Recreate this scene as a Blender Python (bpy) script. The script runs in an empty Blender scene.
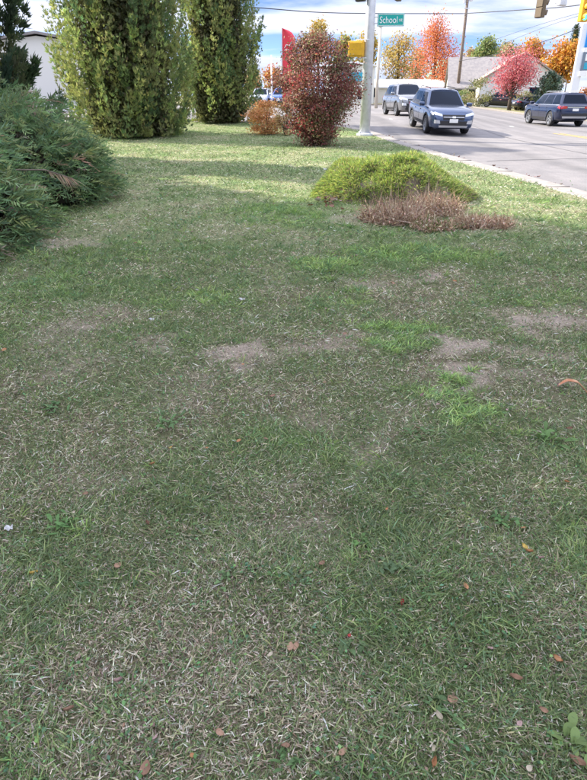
import bpy, bmesh, math, random
import numpy as np
from mathutils import Vector, Matrix
from mathutils.bvhtree import BVHTree

R = math.radians
rng = np.random.default_rng(7)
random.seed(7)
scene = bpy.context.scene
COL = scene.collection

# ------------------------------------------------------------------ camera
F_PX, CX, CY, EYE = 587.0, 293.5, 390.0, 1.5
PITCH = math.atan(295.0 / F_PX)
cam_d = bpy.data.cameras.new('camera')
cam = bpy.data.objects.new('camera', cam_d)
COL.objects.link(cam)
cam.location = (0, 0, EYE)
cam.rotation_euler = (R(90) - PITCH, 0, 0)
cam_d.sensor_fit = 'VERTICAL'
cam_d.angle = 2 * math.atan(390.0 / F_PX)
cam_d.clip_start = 0.05
cam_d.clip_end = 3000
scene.camera = cam

# ------------------------------------------------------------------ sky, sun, exposure
SUN_EL, SUN_AZ = R(35), math.atan2(-0.94, 0.34)      # azimuth clockwise from +Y
w = bpy.data.worlds.new('World')
scene.world = w
w.use_nodes = True
nt = w.node_tree
nt.nodes.clear()
def N(t, kind, **kw):
    n = t.nodes.new(kind)
    for k, v in kw.items():
        setattr(n, k, v)
    return n
out = N(nt, 'ShaderNodeOutputWorld')
bg = N(nt, 'ShaderNodeBackground')
bg.inputs['Strength'].default_value = 0.088
sky = N(nt, 'ShaderNodeTexSky', sky_type='NISHITA', sun_disc=False)
sky.sun_elevation = SUN_EL
sky.sun_rotation = SUN_AZ
sky.air_density = 0.22
sky.dust_density = 0.0
sky.ozone_density = 1.0
tc = N(nt, 'ShaderNodeTexCoord')
sep = N(nt, 'ShaderNodeSeparateXYZ')
nt.links.new(tc.outputs['Generated'], sep.inputs[0])
# project the view direction onto a cloud layer so that clouds flatten towards the horizon
mx = N(nt, 'ShaderNodeMath', operation='MAXIMUM'); mx.inputs[1].default_value = 0.0
nt.links.new(sep.outputs['Z'], mx.inputs[0])
ad = N(nt, 'ShaderNodeMath', operation='ADD'); ad.inputs[1].default_value = 0.10
nt.links.new(mx.outputs[0], ad.inputs[0])
dv = N(nt, 'ShaderNodeVectorMath', operation='DIVIDE')
cmb = N(nt, 'ShaderNodeCombineXYZ')
for s in ('X', 'Y', 'Z'):
    nt.links.new(ad.outputs[0], cmb.inputs[s])
nt.links.new(tc.outputs['Generated'], dv.inputs[0])
nt.links.new(cmb.outputs[0], dv.inputs[1])
mp = N(nt, 'ShaderNodeMapping')
mp.inputs['Location'].default_value = (0.0, 0.0, 5.0)
mp.inputs['Scale'].default_value = (0.75, 1.0, 1.0)
nt.links.new(dv.outputs[0], mp.inputs[0])
cl = N(nt, 'ShaderNodeTexNoise'); cl.inputs['Scale'].default_value = 0.62; cl.inputs['Detail'].default_value = 8; cl.inputs['Roughness'].default_value = 0.56
nt.links.new(mp.outputs[0], cl.inputs['Vector'])
cr = N(nt, 'ShaderNodeValToRGB')
cr.color_ramp.elements[0].position = 0.40; cr.color_ramp.elements[1].position = 0.54
nt.links.new(cl.outputs['Fac'], cr.inputs[0])
# cloud brightness: thick parts greyer-lilac, thin edges white
cc = N(nt, 'ShaderNodeValToRGB')
cc.color_ramp.elements[0].position = 0.50; cc.color_ramp.elements[0].color = (3.5, 3.6, 4.2, 1)
cc.color_ramp.elements[1].position = 0.66; cc.color_ramp.elements[1].color = (2.4, 2.75, 3.8, 1)
nt.links.new(cl.outputs['Fac'], cc.inputs[0])
mxc = N(nt, 'ShaderNodeMixRGB')
nt.links.new(cr.outputs[0], mxc.inputs[0])
nt.links.new(sky.outputs[0], mxc.inputs[1])
# cloud layers are brighter towards the zenith than at the horizon (the CIE overcast law, softened)
zb = N(nt, 'ShaderNodeMath', operation='MULTIPLY_ADD'); zb.inputs[1].default_value = 2.0; zb.inputs[2].default_value = 1.0
nt.links.new(mx.outputs[0], zb.inputs[0])
vs = N(nt, 'ShaderNodeVectorMath', operation='SCALE')
nt.links.new(cc.outputs[0], vs.inputs[0]); nt.links.new(zb.outputs[0], vs.inputs['Scale'])
nt.links.new(vs.outputs[0], mxc.inputs[2])
nt.links.new(mxc.outputs[0], bg.inputs['Color'])
nt.links.new(bg.outputs[0], out.inputs[0])

sd = bpy.data.lights.new('sun', 'SUN')
sun = bpy.data.objects.new('sun', sd)
COL.objects.link(sun)
sd.energy = 3.6
sd.angle = R(0.6)
sd.color = (1.0, 0.93, 0.80)
to_sun = Vector((math.sin(SUN_AZ) * math.cos(SUN_EL), math.cos(SUN_AZ) * math.cos(SUN_EL), math.sin(SUN_EL)))
sun.rotation_euler = to_sun.to_track_quat('Z', 'Y').to_euler()
sun.location = (-20, 20, 30)

scene.view_settings.view_transform = 'Standard'
scene.view_settings.look = 'None'
scene.view_settings.exposure = 1.7
scene.view_settings.gamma = 1.0
scene.render.engine = 'CYCLES'
scene.cycles.max_bounces = 8
scene.cycles.transparent_max_bounces = 8

# ------------------------------------------------------------------ terrain and pixel helpers
def S(t):
    t = np.clip(t, 0, 1)
    return t * t * (3 - 2 * t)
def gz(x, y):
    """ground height: level lawn, a gentle rise across the junction to the far left block"""
    x = np.asarray(x, float); y = np.asarray(y, float)
    u = x / np.maximum(y, 8.0)
    return 0.5 * S((y - 22) / 15.0) * (1 - S((u - 0.2) / 0.2))
ROAD = -0.10
def g(x, y):
    return float(gz(x, y))
def ray(px, py):
    v = Vector(((px - CX) / F_PX, -(py - CY) / F_PX, -1.0))
    c, s = math.cos(PITCH), math.sin(PITCH)
    # camera looks along +Y, pitched down
    return Vector((v.x, v.y * s + c, v.y * c - s))
def at(px, py, z=0.0):
    r = ray(px, py); t = (z - EYE) / r.z
    return Vector((r.x * t, r.y * t, z))
def atY(px, py, Y):
    r = ray(px, py); t = Y / r.y
    return Vector((r.x * t, Y, EYE + r.z * t))

# ------------------------------------------------------------------ value noise
_tab = rng.random((256, 256))
def vnoise(x, y):
    xi = np.floor(x).astype(int); yi = np.floor(y).astype(int)
    fx = x - xi; fy = y - yi
    fx = fx * fx * (3 - 2 * fx); fy = fy * fy * (3 - 2 * fy)
    a = _tab[xi % 256, yi % 256]; b = _tab[(xi + 1) % 256, yi % 256]
    c = _tab[xi % 256, (yi + 1) % 256]; d = _tab[(xi + 1) % 256, (yi + 1) % 256]
    return (a * (1 - fx) + b * fx) * (1 - fy) + (c * (1 - fx) + d * fx) * fy
def fbm(x, y, oct=4, sc=1.0):
    x = np.asarray(x, float) * sc; y = np.asarray(y, float) * sc
    s = 0; a = 0.5; t = 0
    for i in range(oct):
        s = s + a * vnoise(x * 2 ** i + 17.3 * i, y * 2 ** i + 9.1 * i); t += a; a *= 0.55
    return s / t

# ------------------------------------------------------------------ object helpers
def tag(o, label=None, cat=None, group=None, kind=None):
    if label: o['label'] = label
    if cat: o['category'] = cat
    if group: o['group'] = group
    if kind: o['kind'] = kind
    return o
def thing(name, label, cat, loc=(0, 0, 0), rz=0.0, group=None):
    o = bpy.data.objects.new(name, None)
    COL.objects.link(o)
    o.location = loc; o.rotation_euler = (0, 0, rz)
    o.empty_display_size = 0.2
    return tag(o, label, cat, group)
def link(name, me, mat=None, parent=None, smooth=False):
    if mat is not None and not me.materials:
        me.materials.append(mat)
    o = bpy.data.objects.new(name, me)
    COL.objects.link(o)
    if parent is not None:
        o.parent = parent
    if smooth:
        me.shade_smooth()
    return o
def mesh_np(name, verts, faces, cols=None, smooth=False):
    """faces: (n,3) or (n,4) int array; cols per vertex (n,3)"""
    verts = np.ascontiguousarray(verts, np.float32)
    faces = np.ascontiguousarray(faces, np.int32)
    me = bpy.data.meshes.new(name)
    k = faces.shape[1]; n = len(faces)
    me.vertices.add(len(verts)); me.vertices.foreach_set('co', verts.ravel())
    me.loops.add(n * k); me.loops.foreach_set('vertex_index', faces.ravel())
    me.polygons.add(n)
    me.polygons.foreach_set('loop_start', np.arange(n, dtype=np.int32) * k)
    me.polygons.foreach_set('loop_total', np.full(n, k, np.int32))
    if smooth:
        me.polygons.foreach_set('use_smooth', np.ones(n, bool))
    me.update(calc_edges=True)
    if cols is not None:
        a = me.color_attributes.new('Col', 'FLOAT_COLOR', 'POINT')
        c = np.ones((len(verts), 4), np.float32); c[:, :3] = cols
        a.data.foreach_set('color', c.ravel())
    return me
class MB:
    def __init__(s):
        s.v = []; s.f = []
    def add(s, v, f):
        k = len(s.v)
        s.v += [tuple(p) for p in v]; s.f += [tuple(i + k for i in q) for q in f]
        return s
    def box(s, x0, x1, y0, y1, z0, z1, m=None):
        v = [Vector((x, y, z)) for z in (z0, z1) for y in (y0, y1) for x in (x0, x1)]
        if m is not None: v = [m @ p for p in v]
        return s.add(v, [(0, 2, 3, 1), (4, 5, 7, 6), (0, 1, 5, 4), (2, 6, 7, 3), (0, 4, 6, 2), (1, 3, 7, 5)])
    def tube(s, pts, rad, n=8, caps=True):
        pts = [Vector(p) for p in pts]
        if not hasattr(rad, '__len__'): rad = [rad] * len(pts)
        v = []; f = []
        up = Vector((0.13, 0.97, 0.2))
        for i, p in enumerate(pts):
            d = (pts[min(i + 1, len(pts) - 1)] - pts[max(i - 1, 0)]).normalized()
            a = d.cross(up)
            if a.length < 0.05: a = d.cross(Vector((1, 0, 0)))
            a.normalize(); b = d.cross(a).normalized()
            for k in range(n):
                t = 2 * math.pi * k / n
                v.append(p + (a * math.cos(t) + b * math.sin(t)) * rad[i])
        for i in range(len(pts) - 1):
            for k in range(n):
                f.append((i * n + k, i * n + (k + 1) % n, (i + 1) * n + (k + 1) % n, (i + 1) * n + k))
        if caps:
            f.append(tuple(range(n))[::-1]); f.append(tuple(range((len(pts) - 1) * n, len(pts) * n)))
        return s.add(v, f)
    def lathe(s, prof, n=24, axis='Y', closed=True, c=(0, 0, 0)):
        """prof: list of (radius, along-axis)"""
        v = []; f = []; m = len(prof)
        for k in range(n):
            t = 2 * math.pi * k / n
            for r, h in prof:
                p = (r * math.cos(t), h, r * math.sin(t)) if axis == 'Y' else (r * math.cos(t), r * math.sin(t), h)
                v.append((p[0] + c[0], p[1] + c[1], p[2] + c[2]))
        for k in range(n):
            for i in range(m if closed else m - 1):
                j = (i + 1) % m
                f.append((k * m + i, k * m + j, ((k + 1) % n) * m + j, ((k + 1) % n) * m + i))
        return s.add(v, f)
    def prism(s, poly, d0, d1, m=None, axis='Y'):
        """poly in (a,b) extruded between d0 and d1 along axis"""
        n = len(poly)
        def P(a, b, d):
            p = Vector((a, d, b)) if axis == 'Y' else (Vector((d, a, b)) if axis == 'X' else Vector((a, b, d)))
            return m @ p if m is not None else p
        v = [P(a, b, d0) for a, b in poly] + [P(a, b, d1) for a, b in poly]
        f = [tuple(range(n)), tuple(range(2 * n - 1, n - 1, -1))] + [(i, i + n, (i + 1) % n + n, (i + 1) % n) for i in range(n)]
        return s.add(v, f)
    def mesh(s, name='m', bevel=0.0, seg=1):
        me = bpy.data.meshes.new(name)
        me.from_pydata(s.v, [], s.f)
        bm = bmesh.new(); bm.from_mesh(me)
        bmesh.ops.recalc_face_normals(bm, faces=bm.faces)
        if bevel > 0:
            es = [e for e in bm.edges if len(e.link_faces) == 2 and e.calc_face_angle(0) > 0.5]
            bmesh.ops.bevel(bm, geom=es, offset=bevel, segments=seg, affect='EDGES', profile=0.5)
        bm.to_mesh(me); bm.free()
        return me
    def build(s, name, mat, parent=None, smooth=False, bevel=0.0, seg=1):
        return link(name, s.mesh(name, bevel, seg), mat, parent, smooth)

# ------------------------------------------------------------------ materials
M = {}
def pmat(name, col, rough=0.6, metal=0.0, coat=0.0, spec=None, emit=None, noise=None, bump=None, trans=0.0):
    """noise=(scale, colour2, low, high) mixes a second colour; bump=(scale, strength)"""
    m = bpy.data.materials.new(name); m.use_nodes = True
    t = m.node_tree; b = t.nodes['Principled BSDF']
    b.inputs['Base Color'].default_value = (*col, 1)
    b.inputs['Roughness'].default_value = rough
    b.inputs['Metallic'].default_value = metal
    b.inputs['Coat Weight'].default_value = coat
    b.inputs['Coat Roughness'].default_value = 0.06
    if spec is not None: b.inputs['Specular IOR Level'].default_value = spec
    if trans: b.inputs['Transmission Weight'].default_value = trans
    if emit:
        b.inputs['Emission Color'].default_value = (*emit[:3], 1); b.inputs['Emission Strength'].default_value = emit[3]
    tcn = t.nodes.new('ShaderNodeTexCoord')
    if noise:
        n = t.nodes.new('ShaderNodeTexNoise'); n.inputs['Scale'].default_value = noise[0]; n.inputs['Detail'].default_value = 6
        t.links.new(tcn.outputs['Object'], n.inputs['Vector'])
        r = t.nodes.new('ShaderNodeValToRGB')
        r.color_ramp.elements[0].position = noise[2]; r.color_ramp.elements[1].position = noise[3]
        r.color_ramp.elements[0].color = (*col, 1); r.color_ramp.elements[1].color = (*noise[1], 1)
        t.links.new(n.outputs['Fac'], r.inputs[0]); t.links.new(r.outputs[0], b.inputs['Base Color'])
    if bump:
        n2 = t.nodes.new('ShaderNodeTexNoise'); n2.inputs['Scale'].default_value = bump[0]; n2.inputs['Detail'].default_value = 5
        t.links.new(tcn.outputs['Object'], n2.inputs['Vector'])
        bn = t.nodes.new('ShaderNodeBump'); bn.inputs['Strength'].default_value = bump[1]; bn.inputs['Distance'].default_value = 0.02
        t.links.new(n2.outputs['Fac'], bn.inputs['Height']); t.links.new(bn.outputs[0], b.inputs['Normal'])
    M[name] = m
    return m
def leafmat(name, transl=0.35, rough=0.55, spec=0.3, tsat=(1.0, 1.0, 0.8)):
    m = bpy.data.materials.new(name); m.use_nodes = True
    t = m.node_tree; b = t.nodes['Principled BSDF']; o = t.nodes['Material Output']
    a = t.nodes.new('ShaderNodeAttribute'); a.attribute_name = 'Col'
    b.inputs['Roughness'].default_value = rough; b.inputs['Specular IOR Level'].default_value = spec
    t.links.new(a.outputs['Color'], b.inputs['Base Color'])
    tr = t.nodes.new('ShaderNodeBsdfTranslucent')
    mu = t.nodes.new('ShaderNodeMixRGB'); mu.blend_type = 'MULTIPLY'; mu.inputs[0].default_value = 1.0
    mu.inputs[2].default_value = (*tsat, 1)
    t.links.new(a.outputs['Color'], mu.inputs[1]); t.links.new(mu.outputs[0], tr.inputs['Color'])
    ms = t.nodes.new('ShaderNodeMixShader'); ms.inputs[0].default_value = transl
    t.links.new(b.outputs[0], ms.inputs[1]); t.links.new(tr.outputs[0], ms.inputs[2]); t.links.new(ms.outputs[0], o.inputs['Surface'])
    M[name] = m
    return m
leafmat('leaf', 0.4); leafmat('grass', 0.3, 0.7, 0.15); leafmat('needle', 0.4, 0.6, 0.25); leafmat('dry', 0.25, 0.8, 0.1, (1, .9, .8))
pmat('bark', (0.10, 0.075, 0.055), 0.9, noise=(14, (0.05, 0.04, 0.03), .4, .6), bump=(20, 0.6))
pmat('twig', (0.09, 0.06, 0.05), 0.9)
pmat('asphalt', (0.155, 0.147, 0.148), 0.85, noise=(1.3, (0.195, 0.182, 0.18), .35, .65), bump=(160, 0.25))
pmat('concrete', (0.29, 0.26, 0.235), 0.9, noise=(5, (0.22, 0.195, 0.175), .4, .7), bump=(90, 0.3))
pmat('farsoil', (0.11, 0.115, 0.05), 0.95, noise=(0.6, (0.17, 0.15, 0.08), .4, .6))
pmat('paint_white', (0.72, 0.72, 0.70), 0.8, noise=(9, (0.4, 0.4, 0.4), .5, .75))
pmat('paint_yellow', (0.55, 0.38, 0.06), 0.8, noise=(9, (0.3, 0.24, 0.1), .5, .75))
pmat('galv', (0.66, 0.67, 0.70), 0.45, 0.3, noise=(6, (0.56, 0.57, 0.6), .4, .65))
pmat('sig_yellow', (0.72, 0.40, 0.02), 0.45, noise=(12, (0.6, 0.33, 0.02), .4, .7))
pmat('sig_dark', (0.03, 0.03, 0.03), 0.5)
pmat('sig_brown', (0.12, 0.085, 0.05), 0.6)
pmat('lens_off', (0.03, 0.015, 0.012), 0.2)
pmat('lens_green', (0.02, 0.5, 0.35), 0.2, emit=(0.05, 1.0, 0.6, 1.5))
pmat('sign_green', (0.0, 0.34, 0.30), 0.4)
pmat('sign_white', (0.8, 0.8, 0.8), 0.4)
pmat('flag_red', (0.78, 0.05, 0.08), 0.6, noise=(3, (0.68, 0.04, 0.07), .4, .7))
pmat('wood_pole', (0.20, 0.15, 0.12), 0.9, noise=(8, (0.13, 0.10, 0.08), .4, .6), bump=(30, .4))
pmat('pale_pole', (0.55, 0.50, 0.42), 0.6)
pmat('wire', (0.03, 0.03, 0.035), 0.6)
pmat('rubber', (0.018, 0.018, 0.02), 0.75)
pmat('rim', (0.45, 0.46, 0.48), 0.35, 0.8)
pmat('glass', (0.006, 0.012, 0.026), 0.02, spec=0.1)
pmat('trim', (0.02, 0.02, 0.022), 0.6)
pmat('chrome', (0.7, 0.71, 0.73), 0.18, 0.9)
pmat('silver_trim', (0.5, 0.51, 0.53), 0.4, 0.5)
pmat('lamp_clear', (0.65, 0.68, 0.72), 0.1, coat=1)
pmat('lamp_red', (0.42, 0.012, 0.015), 0.15, coat=1)
pmat('plate', (0.75, 0.75, 0.73), 0.5)
pmat('paint_slate', (0.04, 0.068, 0.14), 0.24, 0.7, coat=1)
pmat('paint_grey', (0.20, 0.205, 0.22), 0.24, 0.7, coat=1)
pmat('paint_navy', (0.014, 0.022, 0.06), 0.24, 0.7, coat=1)
pmat('paint_black', (0.012, 0.014, 0.018), 0.25, 0.2, coat=1)
pmat('paint_pale', (0.55, 0.6, 0.66), 0.3, 0.2, coat=1)
pmat('paint_royal', (0.05, 0.12, 0.5), 0.3, 0.3, coat=1)
pmat('siding', (0.66, 0.65, 0.62), 0.75)
pmat('siding_tan', (0.58, 0.54, 0.47), 0.75)
pmat('shingle', (0.21, 0.195, 0.20), 0.9, noise=(3, (0.26, 0.24, 0.235), .4, .6), bump=(14, .5))
pmat('shingle_tan', (0.33, 0.29, 0.24), 0.9, noise=(3, (0.27, 0.24, 0.2), .4, .6), bump=(14, .5))
pmat('teal_roof', (0.10, 0.33, 0.25), 0.6)
pmat('teal_sign', (0.03, 0.34, 0.5), 0.4)
pmat('blue_sign', (0.01, 0.22, 0.62), 0.35)
pmat('grey_sign', (0.16, 0.2, 0.26), 0.4)
pmat('white_metal', (0.74, 0.75, 0.77), 0.45)
pmat('litter', (0.5, 0.5, 0.5), 0.7)
pmat('dirt', (0.17, 0.13, 0.10), 1.0, noise=(9, (0.10, 0.08, 0.06), .4, .65), bump=(40, .8))

# ------------------------------------------------------------------ colour and cover fields of the lawn
# patches seen in the photograph: (px, py, half-width px, half-height px, amount)
BARE = [(245, 350, 45, 9, .9), (330, 345, 25, 7, .5), (455, 345, 26, 11, 1.0), (470, 372, 60, 7, .9), (540, 322, 50, 9, .8), (425, 276, 14, 4, .9), (560, 375, 30, 6, .5),
        (315, 410, 30, 12, .3), (160, 345, 40, 8, .5), (300, 515, 55, 16, .35), (375, 435, 45, 22, .3), (120, 470, 60, 14, .25), (520, 345, 40, 5, .6), (265, 372, 26, 5, .7)]
LUSH = [(432, 383, 36, 12, 1.3), (478, 405, 44, 19, 1.3), (385, 336, 34, 10, 1.1), (420, 332, 26, 6, .7), (330, 268, 50, 8, .7), (280, 215, 60, 12, .5), (450, 350, 30, 5, .5),
        (210, 300, 60, 12, .45), (68, 522, 16, 8, .8), (545, 440, 18, 9, .8), (510, 300, 60, 10, .3), (355, 545, 16, 8, .7), (30, 300, 60, 40, .3), (335, 300, 50, 9, .5),
        (410, 255, 80, 12, .5), (290, 440, 70, 20, .3), (470, 640, 30, 16, .6), (60, 720, 60, 40, .3), (330, 655, 26, 14, .5), (560, 520, 30, 50, .4), (380, 590, 30, 10, .5)]
def patchlist(L):
    o = []
    for px, py, hw, hh, a in L:
        c = at(px, py); r = at(px + hw, py); f = at(px, py - hh); n_ = at(px, py + hh)
        o.append((c.x, c.y, r.x - c.x, max(0.06, (f.y - n_.y) / 2), a))
    return o
BARE_W, LUSH_W = patchlist(BARE), patchlist(LUSH)
def field(L, x, y):
    s = np.zeros_like(x)
    wx = x + 0.55 * (fbm(x + 5, y, 4, 3.5) - .5); wy = y + 0.75 * (fbm(x, y + 9, 4, 3.5) - .5)
    for cx, cy, a, b, k in L:
        d = ((wx - cx) / a) ** 2 + ((wy - cy) / b) ** 2
        s = np.maximum(s, k * np.clip(1.35 - d, 0, 1))
    return s
def cover(x, y):
    """returns greenness 0..1 and bareness 0..1"""
    n1 = fbm(x, y, 4, 0.8); n2 = fbm(x + 40, y + 13, 4, 2.2)
    lush = np.clip(0.46 + 0.8 * (n1 - .5) + 1.3 * (n2 - .5), 0, 1)
    lush = np.clip(lush + 0.75 * field(LUSH_W, x, y) + 0.12 * S((y - 2.5) / 4), 0, 1)
    bare = np.clip(1.9 * (fbm(x + 90, y + 31, 4, 1.3) - .60), 0, 0.6) * (1 - 0.6 * S((y - 6) / 5)) * (.25 + .75 * S((y - 1.6) / 1.5))
    bare = np.clip(np.maximum(bare, field(BARE_W, x, y)), 0, 1)
    bare = np.clip(bare * (.45 + 1.1 * fbm(x + 33, y + 61, 3, 7.0)), 0, 1)
    return lush * (1 - .8 * bare), bare

C_SOIL = np.array((0.36, 0.305, 0.265)); C_STRAW = np.array((0.42, 0.37, 0.265)); C_GREEN = np.array((0.14, 0.21, 0.085)); C_THATCH = np.array((0.17, 0.15, 0.105))

# ------------------------------------------------------------------ the setting: ground, lawn, road, kerbs
KY = np.array([-10, 0, 10, 14.4, 17.7, 22.4, 25.5, 27.5, 29.0, 30.2, 31.0, 31.4])
KX = np.array([6.6, 5.7, 4.75, 4.3, 3.95, 3.55, 3.25, 2.85, 2.2, 1.0, -0.8, -3.2])
def kerb_x(y):
    return np.interp(y, KY, KX)
def grid_mesh(name, X, Y, Z, cols=None):
    r, c = X.shape
    v = np.stack([X.ravel(), Y.ravel(), Z.ravel()], 1)
    i = np.arange(r * c).reshape(r, c)
    f = np.stack([i[:-1, :-1].ravel(), i[:-1, 1:].ravel(), i[1:, 1:].ravel(), i[1:, :-1].ravel()], 1)
    return mesh_np(name, v, f, cols, True)
# one sheet to the horizon
xs = np.concatenate([[-900, -400, -200, -120], np.arange(-90, 91, 2.0), [120, 200, 400, 900]])
ys = np.concatenate([[-300, -100, -40], np.arange(-20, 141, 2.0), [170, 220, 320, 500, 1200]])
X, Y = np.meshgrid(xs, ys)
tag(link('ground', grid_mesh('ground', X, Y, gz(X, Y) - 0.30), M['farsoil']), kind='structure')
# road
xs = np.arange(-90, 20.51, 0.85); ys = np.arange(-14, 79, 0.93)
X, Y = np.meshgrid(xs, ys)
def road_wear():
    m = M['asphalt']; t = m.node_tree; b = t.nodes['Principled BSDF']
    src = b.inputs['Base Color'].links[0].from_socket
    tcn = t.nodes.new('ShaderNodeTexCoord'); mpn = t.nodes.new('ShaderNodeMapping'); mpn.inputs['Scale'].default_value = (1.1, .06, 1)
    t.links.new(tcn.outputs['Object'], mpn.inputs[0])
    n_ = t.nodes.new('ShaderNodeTexNoise'); n_.inputs['Scale'].default_value = 1.0; n_.inputs['Detail'].default_value = 4
    t.links.new(mpn.outputs[0], n_.inputs['Vector'])
    r_ = t.nodes.new('ShaderNodeValToRGB'); r_.color_ramp.elements[0].position = .36; r_.color_ramp.elements[1].position = .62
    r_.color_ramp.elements[0].color = (.74, .73, .72, 1); r_.color_ramp.elements[1].color = (1.12, 1.1, 1.08, 1)
    t.links.new(n_.outputs['Fac'], r_.inputs[0])
    s_ = t.nodes.new('ShaderNodeTexNoise'); s_.inputs['Scale'].default_value = 45; s_.inputs['Detail'].default_value = 3
    t.links.new(tcn.outputs['Object'], s_.inputs['Vector'])
    r2 = t.nodes.new('ShaderNodeValToRGB'); r2.color_ramp.elements[0].position = .3; r2.color_ramp.elements[1].position = .7
    r2.color_ramp.elements[0].color = (.8, .8, .8, 1); r2.color_ramp.elements[1].color = (1.15, 1.15, 1.15, 1)
    t.links.new(s_.outputs['Fac'], r2.inputs[0])
    for rr_ in (r_, r2):
        mu_ = t.nodes.new('ShaderNodeMixRGB'); mu_.blend_type = 'MULTIPLY'; mu_.inputs[0].default_value = 1
        t.links.new(src, mu_.inputs[1]); t.links.new(rr_.outputs[0], mu_.inputs[2]); src = mu_.outputs[0]
    t.links.new(src, b.inputs['Base Color'])
road_wear()
road = tag(link('road', grid_mesh('road', X, Y, gz(X, Y) + ROAD), M['asphalt']), kind='structure')
# lawn
def bump_z(x, y):
    return 0.04 * (fbm(x, y, 3, 1.4) - .5) + 0.035 * (fbm(x, y, 2, 5) - .5)
ds = np.concatenate([np.arange(0, 16, 0.11), np.arange(16, 30, 1.0), np.arange(30, 90, 4.0)])[::-1]
ys = np.concatenate([np.arange(-10, 0, 0.5), np.arange(0, 14, 0.10), np.arange(14, 31.4, 0.25), [31.4]])
D, Y = np.meshgrid(ds, ys)
X = kerb_x(Y) - D
fade = S(D / 0.6)
Z = gz(X, Y) + bump_z(X, Y) * fade
lush, bare = cover(X.ravel(), Y.ravel())
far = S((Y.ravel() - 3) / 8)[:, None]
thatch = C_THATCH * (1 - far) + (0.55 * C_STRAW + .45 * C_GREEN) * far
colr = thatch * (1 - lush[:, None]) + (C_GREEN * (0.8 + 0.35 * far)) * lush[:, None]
b1 = np.clip(bare * 1.4, 0, 1)[:, None]
colr = colr * (1 - b1) + C_SOIL * b1
lm = bpy.data.materials.new('lawn'); lm.use_nodes = True
t = lm.node_tree; b = t.nodes['Principled BSDF']; b.inputs['Roughness'].default_value = 1.0; b.inputs['Specular IOR Level'].default_value = 0.05
a = t.nodes.new('ShaderNodeAttribute'); a.attribute_name = 'Col'
tcn = t.nodes.new('ShaderNodeTexCoord')
n1 = t.nodes.new('ShaderNodeTexNoise'); n1.inputs['Scale'].default_value = 70; n1.inputs['Detail'].default_value = 8; n1.inputs['Roughness'].default_value = .8
t.links.new(tcn.outputs['Object'], n1.inputs['Vector'])
r1 = t.nodes.new('ShaderNodeValToRGB'); r1.color_ramp.elements[0].position = .3; r1.color_ramp.elements[1].position = .72
r1.color_ramp.elements[0].color = (.25, .25, .22, 1); r1.color_ramp.elements[1].color = (1.6, 1.55, 1.45, 1)
t.links.new(n1.outputs['Fac'], r1.inputs[0])
mu = t.nodes.new('ShaderNodeMixRGB'); mu.blend_type = 'MULTIPLY'; mu.inputs[0].default_value = 1
t.links.new(a.outputs['Color'], mu.inputs[1]); t.links.new(r1.outputs[0], mu.inputs[2]); t.links.new(mu.outputs[0], b.inputs['Base Color'])
bn = t.nodes.new('ShaderNodeBump'); bn.inputs['Strength'].default_value = .8; bn.inputs['Distance'].default_value = .02
t.links.new(n1.outputs['Fac'], bn.inputs['Height']); t.links.new(bn.outputs[0], b.inputs['Normal'])
tag(link('lawn', grid_mesh('lawn', X, Y, Z, colr), lm), kind='structure')

def sweep(name, path, prof, mat):
    """path: ground polyline; prof: (offset to the left of travel, height above gz)"""
    path = [Vector((p[0], p[1], 0)) for p in path]
    v = []; f = []; m = len(prof)
    for i, p in enumerate(path):
        d = (path[min(i + 1, len(path) - 1)] - path[max(i - 1, 0)]).normalized()
        nrm = Vector((-d.y, d.x, 0))
        for o, h in prof:
            q = p + nrm * o
            v.append((q.x, q.y, g(q.x, q.y) + h))
    for i in range(len(path) - 1):
        for k in range(m - 1):
            f.append((i * m + k, i * m + k + 1, (i + 1) * m + k + 1, (i + 1) * m + k))
    me = bpy.data.meshes.new(name); me.from_pydata(v, [], f)
    bm = bmesh.new(); bm.from_mesh(me); bmesh.ops.recalc_face_normals(bm, faces=bm.faces); bm.to_mesh(me); bm.free()
    return link(name, me, mat)
kp = [(float(kerb_x(y)), float(y)) for y in np.arange(-10, 31.41, 0.3)] + [(x, 31.4 + 0.15 * S((-x - 3) / 4)) for x in np.arange(-3.6, -90, -1.5)]
tag(sweep('kerb', kp, [(0.06, -0.16), (0.04, 0.0), (0.0, 0.015), (-0.42, 0.0), (-0.50, -0.025), (-0.56, -0.13)], M['concrete']), kind='structure')
kerb_o = bpy.data.objects['kerb']
pmat('joint', (0.19, 0.17, 0.15), .95)
for y_ in np.arange(-8, 26, 2.4):
    x_ = float(kerb_x(y_)); sl = float(kerb_x(y_ + .5) - kerb_x(y_ - .5))
    m_ = Matrix.Translation((x_, y_, g(x_, y_))) @ Matrix.Rotation(-math.atan(sl), 4, 'Z')
    jb = MB().box(-.02, .42, -.008, .008, -.06, .0165, m_); jb.build('joint', M['joint'], kerb_o)
# verge on the far side of the road and the block across the junction
def sheet(name, x0, x1, y0, y1, h, mat, st=2.0):
    X, Y = np.meshgrid(np.arange(x0, x1 + .01, st), np.arange(y0, y1 + .01, st))
    return tag(link(name, grid_mesh(name, X, Y, gz(X, Y) + h), mat), kind='structure')
pmat('verge', (0.15, 0.165, 0.06), 1.0, noise=(2.5, (0.25, 0.21, 0.11), .4, .62), bump=(40, .8))
sheet('verge', 20.4, 90.4, -14, 140, -0.02, M['verge'])
sheet('far_verge', -89.6, 20.4, 78, 140, -0.02, M['verge'])
tag(sweep('kerb_across', [(20.0, y) for y in np.arange(-14, 77.6, 1.5)] + [(x, 77.6) for x in np.arange(20.0, -88, -1.5)],
          [(0.0, -0.13), (0.03, 0.02), (-0.25, 0.03), (-0.45, -0.05)], M['concrete']), kind='structure')
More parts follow.
